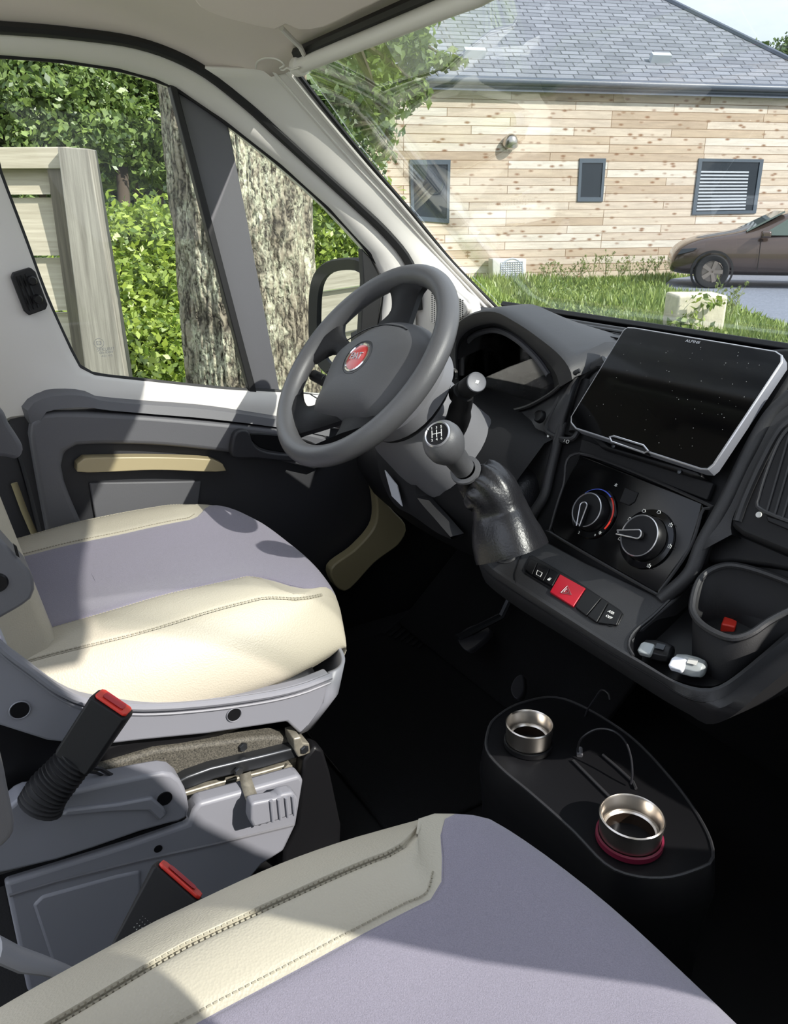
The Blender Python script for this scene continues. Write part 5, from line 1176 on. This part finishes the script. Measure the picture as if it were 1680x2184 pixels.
w0 = hp(740, 300); w1 = hp(1790, 300); wz = hp(1275, 176).z
a = V((w0.x, w0.y, GZ - .1)); b = V((w1.x, w1.y, GZ - .1))
g = G(); g.plate([a, b, V((b.x, b.y, wz)), V((a.x, a.y, wz))], -HN * .3); wl_ = g.mk('front_wall', 'cladding', house, smooth=False); placed(wl_, RW)
g = G(); bk_ = b - HN * 9; g.plate([b, bk_, V((bk_.x, bk_.y, wz)), V((b.x, b.y, wz))], -HE * .3); o = g.mk('side_wall', 'cladding', house, smooth=False); placed(o, RW)
# roof
g0 = hp(700, 152, .2); g1 = hp(1800, 190, .2)
zr = (g0.z + g1.z) / 2; g0.z = g1.z = zr
sl_ = (-HN * math.cos(math.radians(36)) + _z * math.sin(math.radians(36))); rn = HE.cross(sl_).normalized()
r1 = onp(1420, 0, g1, rn); r2_ = onp(1680, 130, g1, rn)
hd_ = (r1 - g1); top_ = g1 + hd_ * 1.9; tl_ = g0 + sl_ * ((top_ - g1) @ sl_)
RR = Matrix((HE, sl_.cross(HE) * -1, sl_)).transposed()
if RR.determinant() < 0: RR = Matrix((HE, sl_.cross(HE), sl_)).transposed()
g = G(); g.plate([g0, g1, top_, tl_], rn * (-.12 if rn.z > 0 else .12)); o = g.mk('roof_slope', 'slate', house, smooth=False); placed(o, RR)
bk2_ = g1 - HN * 14; g = G(); g.plate([g1, bk2_, top_], -HE * .1); g.mk('roof_end', 'slate', house, smooth=False)
g = G(); g.tube([g0 + HN * .05 - _z * .06, g1 + HN * .05 - _z * .06], .075, 10); g.mk('gutter', 'gutter', house)
g = G(); g.plate([g0 - _z * .12, g1 - _z * .12, g1 - _z * .24, g0 - _z * .24], -HN * .04); g.mk('fascia', 'gutter', house, smooth=False)
g = G(); g.plate([g0 - _z * .2, g1 - _z * .2, g1 - _z * .2 - HN * .5, g0 - _z * .2 - HN * .5], _z * .03); g.mk('soffit', 'gutter', house, smooth=False)
g = G(); g.tube([g1 + rn * 0 + _z * .02, top_ + _z * .02], .06, 6); g.mk('hip_cap', 'gutter', house)
for x, y in ((1405, 132), (1010, 122)):
    c = onp(x, y, g1, rn); g = G(); g.box(c + _z * .02, .45, .3, .12, RR); g.mk('roof_vent', 'blind', house)
def hwin(quad, blind=False, nm='window'):
    q = [hp(x, y, .0) for x, y in quad]
    u0 = min(p @ HE for p in q); 
    g = G(); c = sum(q, V((0, 0, 0))) / 4
    fr = [c + (p - c) * 1.0 for p in q]; inn = [p + (c - p).normalized() * .11 for p in fr]
    g.loft([[p - HN * .18 for p in inn], [p + HN * .03 for p in inn], [p + HN * .03 for p in fr], [p - HN * .05 for p in fr]], closed=True); f = g.mk('window', 'frame_dark', house, smooth=False)
    g = G(); g.plate([p - HN * .06 if False else p + HN * .004 for p in inn], HN * .004); g.mk('pane', 'house_glass', f, smooth=False)
    if blind:
        bq = [hp(x, y, .012) for x, y in blind]
        n = 12
        g = G()
        for k in range(n):
            t0 = (k + .1) / n; t1 = (k + .58) / n
            g.plate([bq[0].lerp(bq[3], t0), bq[1].lerp(bq[2], t0), bq[1].lerp(bq[2], t1), bq[0].lerp(bq[3], t1)], HN * .012)
        g.mk('roller_blind', 'blind', f, smooth=False)
    return f
hwin([(873, 341), (960, 341), (957, 476), (877, 470)])
M['pane_left'] = mat('pale_reflecting_pane', S(120, 142, 140), .08)
hwin([(1235, 338), (1291, 338), (1284, 430), (1230, 430)])
hwin([(1489, 338), (1627, 340), (1610, 455), (1474, 458)], [(1494, 364), (1596, 365), (1588, 450), (1484, 452)])
wl2 = root('wall_lamp', hp(1088, 312), 'small round metal wall lamp on the boarded house wall', 'wall lamp')
c = hp(1089, 302, .1); g = G(); g.lathe([(0, .16), (.09, .13), (.15, .05), (.17, -.06), (.14, -.10), (0, -.10)], c, HN * .5 + _z * .85, 20); g.mk('shade', 'steel', wl2)
g = G(); g.box(c - _z * .06 - HN * .03, .16, .12, .2, RW); g.mk('bracket', 'steel', wl2)
hv = root('heat_pump', hp(1090, 604), 'white outdoor heat pump unit standing against the house wall on the grass', 'heat pump')
q = [hp(x, y, .35) for x, y in ((1050, 552), (1122, 552), (1122, 603), (1050, 605))]
g = G(); g.plate(q, -HN * .3); g.mk('casing', 'hvac', hv, bevel=.02)
q2 = [hp(x, y, .36) for x, y in ((1068, 560), (1114, 558), (1113, 596), (1068, 598))]
g = G()
for k in range(9): t = k / 8; g.tube([q2[0].lerp(q2[3], t), q2[1].lerp(q2[2], t)], .008, 4)
for k in range(10): t = k / 9; g.tube([q2[0].lerp(q2[1], t), q2[3].lerp(q2[2], t)], .008, 4)
g.mk('fan_grille', 'blind', hv)
g = G(); g.lathe([(.24, 0), (.26, .01), (.28, 0)], hp(1091, 578, .352), HN, 24); g.mk('fan_ring', 'blind', hv)

# driveway
dw = [at(x, y, 'z', GZ + .012) for x, y in [(1430, 596), (1412, 612), (1440, 628), (1530, 640), (1600, 668), (1700, 700), (1860, 735), (2300, 700), (2300, 570), (1700, 560)]]
g = G(); g.plate(dw, (0, 0, .012)); o = g.mk('driveway', 'gravel', smooth=False); tag(o, kind='structure')

# car
def cpos(): return at(1502, 607, 'z', GZ + .02)
cw0 = cpos(); ca = math.radians(-14); CE = (_r * math.cos(ca) + _h * math.sin(ca)).normalized(); CN = _z.cross(CE)
if CN @ (CP - cw0) < 0: CN = -CN
car = root('car', cw0, 'dark bronze hatchback car parked in front of the house at the right edge', 'car')
def cpt(x, y, z): return cw0 + CE * (x - .62) + CN * (y - .85 + .0) + _z * (z)
stn = [(-.16, .36, .50, .55, .55), (-.10, .26, .66, .72, .62), (.05, .22, .78, .86, .72), (.35, .2, .88, .97, .78), (.8, .2, .94, 1.04, .82), (1.15, .2, .96, 1.09, .83), (1.5, .2, .95, 1.24, .84), (1.85, .2, .96, 1.41, .84), (2.3, .2, .97, 1.48, .84), (3.0, .2, .98, 1.46, .84), (3.6, .2, 1.0, 1.32, .83), (3.95, .25, .98, 1.05, .8), (4.05, .4, .8, .86, .7)]
rows = []
for x, zb_, zs, zt2, hw in stn:
    rf = hw * (.80 if zt2 - zs < .15 else .66)
    rows.append([cpt(x, .85 + s * w_, z) for s, w_, z in ((1, hw * .94, zb_), (1, hw, .48), (1, hw * .985, zs - .08), (1, hw * .93, zs), (1, rf, zt2 - .03), (1, rf * .6, zt2), (-1, rf * .6, zt2), (-1, rf, zt2 - .03), (-1, hw * .93, zs), (-1, hw, .48), (-1, hw * .94, zb_))])
g = G(); g.loft(rows, closed=True, capends=True); g.mk('body', 'carpaint', car, sub=2)
sg = [(1.42, 1.0), (1.62, 1.12), (1.95, 1.33), (2.35, 1.38), (3.0, 1.36), (3.5, 1.22), (3.6, 1.05), (2.4, 1.0)]
def side(x, z, o=0):
    t = max(0, min(1, (z - .97) / .45)); return cpt(x, .85 + .795 - .21 * t + o, z)
g = G(); g.plate([side(x, z, .012) for x, z in sg], CN * .004); g.mk('side_window', 'car_glass', car, smooth=False)
g = G(); g.plate([side(x, z, .02) for x, z in ((2.30, 1.0), (2.38, 1.0), (2.40, 1.39), (2.34, 1.39))], CN * .01); g.mk('window_post', 'tyre', car)
g = G(); g.loft([[cpt(1.18, .85 - .68, 1.07), cpt(1.18, .85 + .68, 1.07)], [cpt(1.84, .85 - .55, 1.425), cpt(1.84, .85 + .55, 1.425)]]); g.mk('windscreen', 'car_glass', car, solid=.03, soff=0, smooth=False)
for x in (.62, 3.25):
    c = cpt(x, .85 + .80, .32)
    g = G(); g.lathe([(.40, -.02), (.40, .055), (.36, .06)], c, CN, 36); g.mk('wheel_arch', 'tyre', car)
    g = G(); g.lathe([(.19, .07), (.22, .09), (.30, .09), (.325, .06), (.325, -.12)], c, CN, 40); w_ = g.mk('wheel', 'tyre', car)
    g = G(); g.lathe([(.20, .085), (.22, .07), (.2, .03), (0, .03)], c, CN, 32)
    for k in range(5):
        A = 2 * PI * k / 5; d1 = CE * math.cos(A) + _z * math.sin(A); d2 = CE * -math.sin(A) + _z * math.cos(A)
        g.plate([c + CN * .055 + d1 * .02 - d2 * .03, c + CN * .06 + d1 * .20 - d2 * .04, c + CN * .06 + d1 * .20 + d2 * .04, c + CN * .055 + d1 * .02 + d2 * .03], CN * .025)
    g.mk('alloy_rim', 'rim', w_)
g = G(); g.box(cpt(1.5, .85 + .90, 1.02), .18, .16, .13, Matrix((CE, CN, _z)).transposed()); g.mk('door_mirror', 'carpaint', car, bevel=.04, bseg=3)
g = G(); g.plate([cpt(x, .85 + .842, z) for x, z in ((1.45, .3), (1.46, .3), (1.44, .93), (1.43, .93))], CN * .002); g.mk('door_gap', 'tyre', car)
g = G(); g.box(cpt(2.15, .85 + .85, .80), .2, .04, .035, Matrix((CE, CN, _z)).transposed()); g.mk('door_handle', 'carpaint', car, bevel=.01)
g = G(); g.plate([cpt(x, .85 + y, z) for x, y, z in ((-.06, .70, .62), (.22, .80, .70), (.30, .80, .76), (.02, .66, .74))], CN * .02); g.mk('headlamp', 'house_glass', car, bevel=.01)

# leaves
def leaves(name, blobs, n, size, m, parent=None, seed=1, label=None, cat=None, group=None, shell=.55, hang=0):
    r = np.random.default_rng(seed); P = []
    wts = np.array([b[1][0] * b[1][1] + b[1][0] * b[1][2] for b in blobs]); wts = wts / wts.sum()
    idx = r.choice(len(blobs), n, p=wts); C_ = np.array([tuple(b[0]) for b in blobs]); R_ = np.array([tuple(b[1]) for b in blobs])
    d = r.normal(size=(n, 3)); d /= np.linalg.norm(d, axis=1)[:, None]; rad = r.uniform(shell, 1.0, n) ** .7
    lump = 1 + .25 * np.sin(d[:, 0] * 7 + idx) * np.cos(d[:, 2] * 6 + idx * 2) + .12 * np.sin(d[:, 1] * 17 + idx * 3)
    c = C_[idx] + d * R_[idx] * (rad * lump)[:, None]
    nn = r.normal(size=(n, 3)) + d * .8 + np.array([0, 0, .5]); nn /= np.linalg.norm(nn, axis=1)[:, None]
    t = np.cross(nn, r.normal(size=(n, 3))); t /= np.linalg.norm(t, axis=1)[:, None]; bt = np.cross(nn, t)
    s = size * r.uniform(.6, 1.3, n)[:, None]
    v = np.stack([c - t * s, c + bt * s * .55 + nn * s * .12, c + t * s, c - bt * s * .55 + nn * s * .12], 1).reshape(-1, 3)
    org = C_.mean(0); org[2] = (C_[:, 2] - R_[:, 2]).min()
    if parent is not None: org = np.array(tuple(ORG[parent.name]))
    v = v - org
    me = bpy.data.meshes.new(name); me.vertices.add(4 * n); me.vertices.foreach_set('co', v.astype(np.float32).ravel())
    me.loops.add(4 * n); me.loops.foreach_set('vertex_index', np.arange(4 * n, dtype=np.int32)); me.polygons.add(n)
    me.polygons.foreach_set('loop_start', np.arange(0, 4 * n, 4, dtype=np.int32)); me.update(calc_edges=True); me.validate()
    o = bpy.data.objects.new(name, me); COL.objects.link(o); me.materials.append(M[m])
    if parent is not None: o.parent = parent
    else: o.location = org
    tag(o, label, cat, group); return o
def on(x, y, t): return CP + ray(x, y) * t
def trunk(name, base, top, r0, r1, m, parent, seg=24, nrow=20, amp=.04, freq=3, fine=0):
    base, top = V(base), V(top); ax_ = (top - base).normalized(); u = ax_.cross(V((0, 1, .1))).normalized(); w_ = ax_.cross(u); rows = []
    for i in range(nrow + 1):
        t = i / nrow; c = base.lerp(top, t) + u * .03 * math.sin(t * 5); rr_ = r0 + (r1 - r0) * t; r = []
        for k in range(seg):
            A = 2 * PI * k / seg; q = V((math.cos(A) * freq * 2.2, math.sin(A) * freq * 2.2, t * (top - base).length * freq * .32))
            d_ = amp * rr_ * noise.noise(q)
            if fine:
                rid = 1 - abs(noise.noise(V((math.cos(A) * 13, math.sin(A) * 13, t * (top - base).length * 3.2)))) * 2
                rid2 = 1 - abs(noise.noise(V((math.cos(A) * 30, math.sin(A) * 30, t * (top - base).length * 9 + 5)))) * 2
                d_ -= fine * (max(0, rid) ** 4 + .5 * max(0, rid2) ** 3)
            r.append(c + u * math.cos(A) * (rr_ + d_) + w_ * math.sin(A) * (rr_ + d_))
        rows.append(r)
    g = G(); g.loft(rows, closed=True, capends=True); return g.mk(name, m, parent, auto=0)
# big oak beside the driver window
tc_ = on(528, 560, 3.25)
oak = root('oak_tree', V((tc_.x, tc_.y, GZ)), 'big oak with deeply furrowed grey bark right outside the driver window', 'tree')
trunk('trunk', (tc_.x, tc_.y - .0, GZ - .1), (tc_.x - .02, tc_.y + .02, 4.2), .295, .262, 'bark', oak, seg=300, nrow=520, amp=.06, fine=.020)
leaves('crown', [(on(850, 60, 5.2), (.26, .26, .2)), (on(875, 130, 5.4), (.24, .2, .14)), (on(800, 220, 5.0), (.22, .2, .26)), (on(800, 30, 5.0), (.4, .4, .3)), (on(822, 300, 5.2), (.08, .08, .2)), (on(880, 195, 5.3), (.14, .12, .12)), (on(950, 130, 5.4), (.14, .14, .06))], 3400, .036, 'leaf', oak, 5, shell=.2)
g = G()
for a_, b_ in (((700, 60, 4.4), (900, 190, 5.4)), ((760, 40, 4.6), (930, 110, 5.4)), ((760, 100, 4.6), (835, 320, 5.2))):
    g.tube(cat_rom([on(*a_), on((a_[0] + b_[0]) / 2, (a_[1] + b_[1]) / 2 - 15, (a_[2] + b_[2]) / 2), on(*b_)], 8), [.03 - .003 * i for i in range(8)], 6)
g.tube([V((tc_.x, tc_.y, 3.8)), on(760, 0, 4.6), on(700, 60, 4.4)], .05, 8)
g.mk('branch', 'bark_far', oak)
# bushes and trees behind
def bush(px_, t, rad, n, sz, m, lb, seed, cat_='bush', grp=None, name='bush'):
    cs = [(on(x, y, tt), r) for (x, y, tt), r in zip(px_, rad)]
    c = sum((q[0] for q in cs), V((0, 0, 0))) / len(cs)
    rt = root(name, V((c.x, c.y, GZ)), lb, cat_, grp)
    leaves('foliage', cs, n, sz, m, rt, seed)
    for q, r in cs[:2]:
        trunk('stem', (c.x + (q.x - c.x) * .3, c.y + (q.y - c.y) * .3, GZ - .05), q, .05 * max(1, r[2]), .03, 'bark_far', rt, 8, 4)
    return rt
bush([(300, 560, 5.4), (345, 640, 5.2), (250, 700, 5.0), (360, 500, 5.6), (310, 780, 4.8), (390, 740, 5.0), (240, 560, 5.6)], 0, [(.5, .5, .38), (.5, .4, .35), (.4, .4, .35), (.35, .35, .25), (.6, .5, .35), (.4, .4, .35), (.3, .3, .3)], 22000, .028, 'leaf_bright', 'bright yellow green bush between the fence post and the oak trunk', 11)
bush([(710, 500, 6.0), (740, 560, 6.2), (700, 440, 6.4), (790, 620, 6.0), (680, 620, 6)], 0, [(.6, .5, .45), (.5, .5, .4), (.35, .35, .3), (.6, .5, .4), (.6, .5, .5)], 14000, .03, 'leaf_bright', 'sunlit bush to the right of the oak trunk, above the door mirror', 12)
bush([(280, 690, 6.6), (200, 600, 6.8), (400, 640, 6.8), (500, 600, 7), (100, 650, 7), (0, 600, 7), (620, 620, 7.5)], 0, [(1.1, .8, .6)] * 7, 24000, .045, 'leaf', 'dark green undergrowth behind the bright bush', 13)
bush([(60, 200, 8), (150, 250, 8.4), (0, 120, 8), (120, 120, 8.4), (-60, 280, 8.2), (40, 300, 8.2)], 0, [(.9, .8, .6), (.8, .8, .5), (.9, .8, .7), (.8, .8, .6), (.9, .8, .7), (.8, .8, .5)], 30000, .042, 'leaf', 'leafy green tree rising above the fence at the far left', 14, 'tree', None, 'tree')
bush([(250, 160, 9.2), (330, 230, 9.6), (300, 300, 9.4), (220, 260, 9.4), (380, 130, 9.4), (390, 300, 9.6), (240, 340, 9.5)], 0, [(.9, .8, .6), (.8, .8, .6), (.8, .8, .5), (.8, .8, .5), (1.0, .8, .7), (.7, .8, .5), (.6, .6, .35)], 30000, .045, 'leaf', 'leafy green tree behind the driver window, above the bright bush', 15, 'tree', None, 'tree')
bush([(600, 200, 12), (600, 350, 12), (500, 100, 12), (640, 230, 13), (450, 300, 12), (640, 150, 12), (620, 430, 13), (680, 60, 13)], 0, [(1.8, 1.4, 1.2)] * 4 + [(1.4, 1.2, 1.0)] * 4, 30000, .075, 'leaf_far', 'trees beyond the oak, seen past both sides of the pillar', 16, 'tree', None, 'tree')
bush([(100, 330, 16), (300, 380, 17), (-100, 300, 16), (200, 200, 17), (0, 150, 17), (400, 250, 17), (-200, 150, 16), (300, 80, 18), (100, 60, 18), (450, 420, 17)], 0, [(3.2, 2.5, 2.2)] * 10, 26000, .15, 'leaf_far', 'distant wall of trees filling the gaps behind the garden', 17, 'tree', None, 'tree')
thin = root('tree', on(252, 520, 8.0), 'slender dark tree stem in the middle of the driver window view', 'tree')
trunk('trunk', V((on(252, 520, 7.5).x, on(252, 520, 7.5).y, GZ)), on(246, 120, 9.9), .08, .06, 'bark_far', thin, 14, 10)
bt_ = on(1665, 115, 44); rt = root('tree', V((bt_.x, bt_.y, GZ)), 'tree top showing beyond the right end of the roof against the sky', 'tree')
leaves('crown', [(on(1660, 125, 44), (1.2, 1.2, .5)), (on(1690, 100, 44), (1.2, 1.2, .7)), (on(1720, 150, 44), (2.4, 2, 1.5)), (on(1628, 95, 44), (.5, .4, .18)), (on(1610, 90, 44), (.3, .3, .1))], 5000, .13, 'leaf_far', rt, 18, shell=.1)
trunk('trunk', V((bt_.x + 1, bt_.y, GZ)), on(1700, 140, 44), .2, .1, 'bark_far', rt, 10, 5)

# fence
FP = at(150, 315, 'z', 1.25); FN = -_h
def fp(x, y, o=0): return onp(x, y, FP + FN * o, FN)
fe = root('fence', V((FP.x, FP.y, GZ)), 'weathered wooden fence panel with wide horizontal boards outside the driver window', 'fence')
ux_ = _r; vz = _z
def pz(y): return fp(60, y).z
X1f = fp(100, 420) @ _r
def fpt(u, z, o=0): return FP + _r * (u - FP @ _r) + FN * o + _z * (z - FP.z)
zs = [1.25 - .075, pz(418), pz(548), pz(665), pz(782), pz(782) - .28, pz(782) - .56, pz(782) - .84]
for i in range(len(zs) - 1):
    zt2, zb2 = zs[i], zs[i + 1]
    for sgm in range(3):
        u1 = X1f - sgm * 2.0 + .02; u0 = u1 - 1.98
        g = G(); g.plate([fpt(u0, zt2 - .006, -.02), fpt(u1, zt2 - .006, -.02), fpt(u1, zb2 + .006, .01), fpt(u0, zb2 + .006, .01)], -FN * .02); g.mk('board', 'fence_board', fe, smooth=False)
g = G(); g.plate([fpt(X1f - 6, 1.25, .05), fpt(X1f + .14, 1.25, .05), fpt(X1f + .14, 1.17, .05), fpt(X1f - 6, 1.17, .05)], -FN * .09); g.mk('top_rail', 'fence_board', fe, bevel=.004)
g = G(); g.plate([fp(98, 340, .03), fp(128, 330, .03), fp(190, 790, .03), fp(240, 1180, .03), fp(200, 1180, .03), fp(160, 785, .03)], -FN * .06); g.mk('inner_post', 'fence_dark', fe, smooth=False)
po = root('fence_post', fp(160, 315, 0), 'tall grey weathered wooden post at the end of the fence', 'fence post')
q = [fp(122, 313, .10), fp(188, 317, .10), fp(268, 808, .10), fp(330, 1190, .10), fp(248, 1190, .10), fp(182, 800, .10)]
g = G(); g.plate(q, -FN * .10); g.mk('post', 'fence_post', po, bevel=.004)

# door mirror
mr = root('door_mirror', at(730, 700, 'y', 1.04), 'black door mirror outside the quarter window, reflecting the fence', 'mirror')
mo = smooth([(664, 740), (660, 650), (668, 590), (692, 560), (730, 550), (768, 552), (785, 575), (790, 640), (785, 720), (770, 780), (700, 800)], 50, True)
oo = L(mo, 'y', 1.04); cm = sum(oo, V((0, 0, 0))) / 50
mi = [cm + (p - cm) * .80 + V((.012, 0, -.0)) for p in oo]
bk3 = [cm + (p - cm) * .75 + V((0, .10, 0)) for p in oo]; bk4 = [cm + (p - cm) * .98 + V((0, .05, 0)) for p in oo]
g = G(); g.loft([[p + V((0, .008, 0)) for p in mi], mi, [cm + (p - cm) * .97 + V((0, -.006, 0)) for p in oo], oo, bk4, bk3], closed=True); g.add(bk3, [tuple(range(50))]); g.mk('housing', 'dash_dark', mr)
M['mirror'] = mat('mirror_glass', S(235, 238, 240), .01, 1)
nm_ = V((.30, -.95, .0)).normalized(); dq = [V((p.x, cm.y + .004 - (p.x - cm.x) * .04, p.z)) for p in mi]
g = G(); g.add(dq, [tuple(range(50))]); g.mk('mirror_glass', 'mirror', mr, smooth=False, solid=.002)
g = G(); g.tube([cm + V((.06, .03, -.05)), V((-.90, 1.0, cm.z - .06))], .03, 10, flat=1.4); g.mk('mount_arm', 'seal', mr)

# stone block, plants
sc_ = at(1472, 722, 'z', GZ)
sb_ = root('stone_block', sc_, 'pale rough stone block standing on the lawn near the driveway', 'stone block')
g = G(); g.box(sc_ + _z * .27, .60, .5, .56, Matrix((_r, _h, _z)).transposed()); g.mk('block', 'stone', sb_, bevel=.03, bseg=3)
vi = root('vine', sc_ - _h * .3 + _z * .1, 'green leafy vine climbing over the pale stone block', 'plant')
leaves('leaves', [(sc_ - _h * .32 + _z * .2 - _r * .15, (.2, .08, .22)), (sc_ - _h * .3 + _z * .5, (.25, .2, .08)), (sc_ - _h * .35 - _r * .3 + _z * .15, (.15, .1, .2)), (sc_ - _h * .4 + _r * .1 + _z * .1, (.2, .1, .12))], 170, .05, 'leaf_bright', vi, 21)
g = G(); g.tube([sc_ - _h * .35, sc_ - _h * .33 + _z * .3, sc_ - _h * .2 + _z * .55], .008, 5); g.mk('stem', 'weed', vi)
rng = random.Random(7)
def HPY(x):
    for y in range(560, 640):
        p = at(x, y, 'z', GZ)
        if (p - HP) @ HN > .45: return y
    return 606
def weed(px_, py_, h, lb, grp, spread=.12, n=6, heads=True):
    c = at(px_, py_, 'z', GZ); rt = root('weed', c, lb, 'weed', grp); g = G(); hb_ = []
    for i in range(n):
        a_ = rng.uniform(0, 2 * PI); hh = h * rng.uniform(.6, 1.05); sp_ = spread * rng.uniform(.3, 1)
        e_ = c + V((math.cos(a_) * sp_, math.sin(a_) * sp_, hh)); md_ = c.lerp(e_, .5) + V((0, 0, hh * .08)); g.tube([c, md_, e_], [.006, .005, .003], 4)
        for k in range(4):
            s_ = c.lerp(e_, .45 + .14 * k); q_ = s_ + V((rng.uniform(-.08, .08), rng.uniform(-.08, .08), rng.uniform(.03, .09))); g.tube([s_, q_], .003, 4); hb_.append((q_, (.022, .022, .022)))
        hb_.append((e_, (.03, .03, .04)))
    g.mk('stems', 'weed', rt); leaves('heads', hb_, 14 * len(hb_) // 2, .018, 'weed', rt, rng.randint(1, 999), shell=.1)
weed(1552, 690, .62, 'tall pale branching weed beside the stone block, against the driveway', None, .25, 9)
ords = ['nearest the heat pump', 'second from the heat pump', 'third from the heat pump', 'fourth from the heat pump', 'fifth from the heat pump', 'sixth from the heat pump', 'fourth from the car', 'third from the car', 'second from the car', 'nearest the car']
for i, x in enumerate((1170, 1200, 1235, 1262, 1290, 1318, 1345, 1372, 1400, 1425)):
    y = HPY(x)
    weed(x, y + 3, rng.uniform(.35, .75), 'spindly weed at the foot of the boarded house wall, ' + ords[i], 'weeds along the house wall', .3, 7)
fl = root('flower', at(1592, 742, 'z', GZ), 'orange red flower in the grass just above the tablet', 'flower')
leaves('petals', [(at(1592, 728, 'z', GZ + .12), (.05, .05, .03))], 40, .03, 'red', fl, 3)
# grass
r = np.random.default_rng(9); n = 52000
rad = np.sqrt(r.uniform(4.5 ** 2, 21 ** 2, n)) ; rad = np.where(r.uniform(size=n) < .45, r.uniform(4.5, 12, n), rad)
az = r.uniform(math.radians(26), math.radians(54), n)  # left of straight ahead
X_ = CP.x - rad * np.sin(az); Y_ = CP.y + rad * np.cos(az)
# keep off the driveway
poly = np.array([(p.x, p.y) for p in dw]); inside = np.zeros(n, bool); j = len(poly) - 1
for i in range(len(poly)):
    xi, yi = poly[i]; xj, yj = poly[j]
    inside ^= ((yi > Y_) != (yj > Y_)) & (X_ < (xj - xi) * (Y_ - yi) / (yj - yi + 1e-12) + xi); j = i
front = ((X_ - HP.x) * HN.x + (Y_ - HP.y) * HN.y) > .1
k_ = ~inside & front; X_, Y_ = X_[k_], Y_[k_]; n = len(X_)
hgt = r.uniform(.06, .17, n) * (1 + .6 * np.sin(X_ * 1.3) * np.cos(Y_ * 1.1)); th = r.uniform(0, 2 * PI, n); w_ = .013 + .0009 * rad[k_]
cx = np.cos(th) * w_; cy = np.sin(th) * w_; lx = r.normal(size=n) * .05; ly = r.normal(size=n) * .05; z0 = np.full(n, GZ)
v = np.stack([np.stack([X_ - cx, Y_ - cy, z0], 1), np.stack([X_ + cx, Y_ + cy, z0], 1), np.stack([X_ + lx, Y_ + ly, z0 + hgt], 1)], 1).reshape(-1, 3)
me = bpy.data.meshes.new('grass'); me.vertices.add(3 * n); me.vertices.foreach_set('co', v.astype(np.float32).ravel()); me.loops.add(3 * n)
me.loops.foreach_set('vertex_index', np.arange(3 * n, dtype=np.int32)); me.polygons.add(n); me.polygons.foreach_set('loop_start', np.arange(0, 3 * n, 3, dtype=np.int32)); me.update(calc_edges=True); me.validate()
o = bpy.data.objects.new('grass', me); COL.objects.link(o); me.materials.append(M['grass']); tag(o, 'short green lawn grass between the van and the house', 'grass', None, 'stuff')
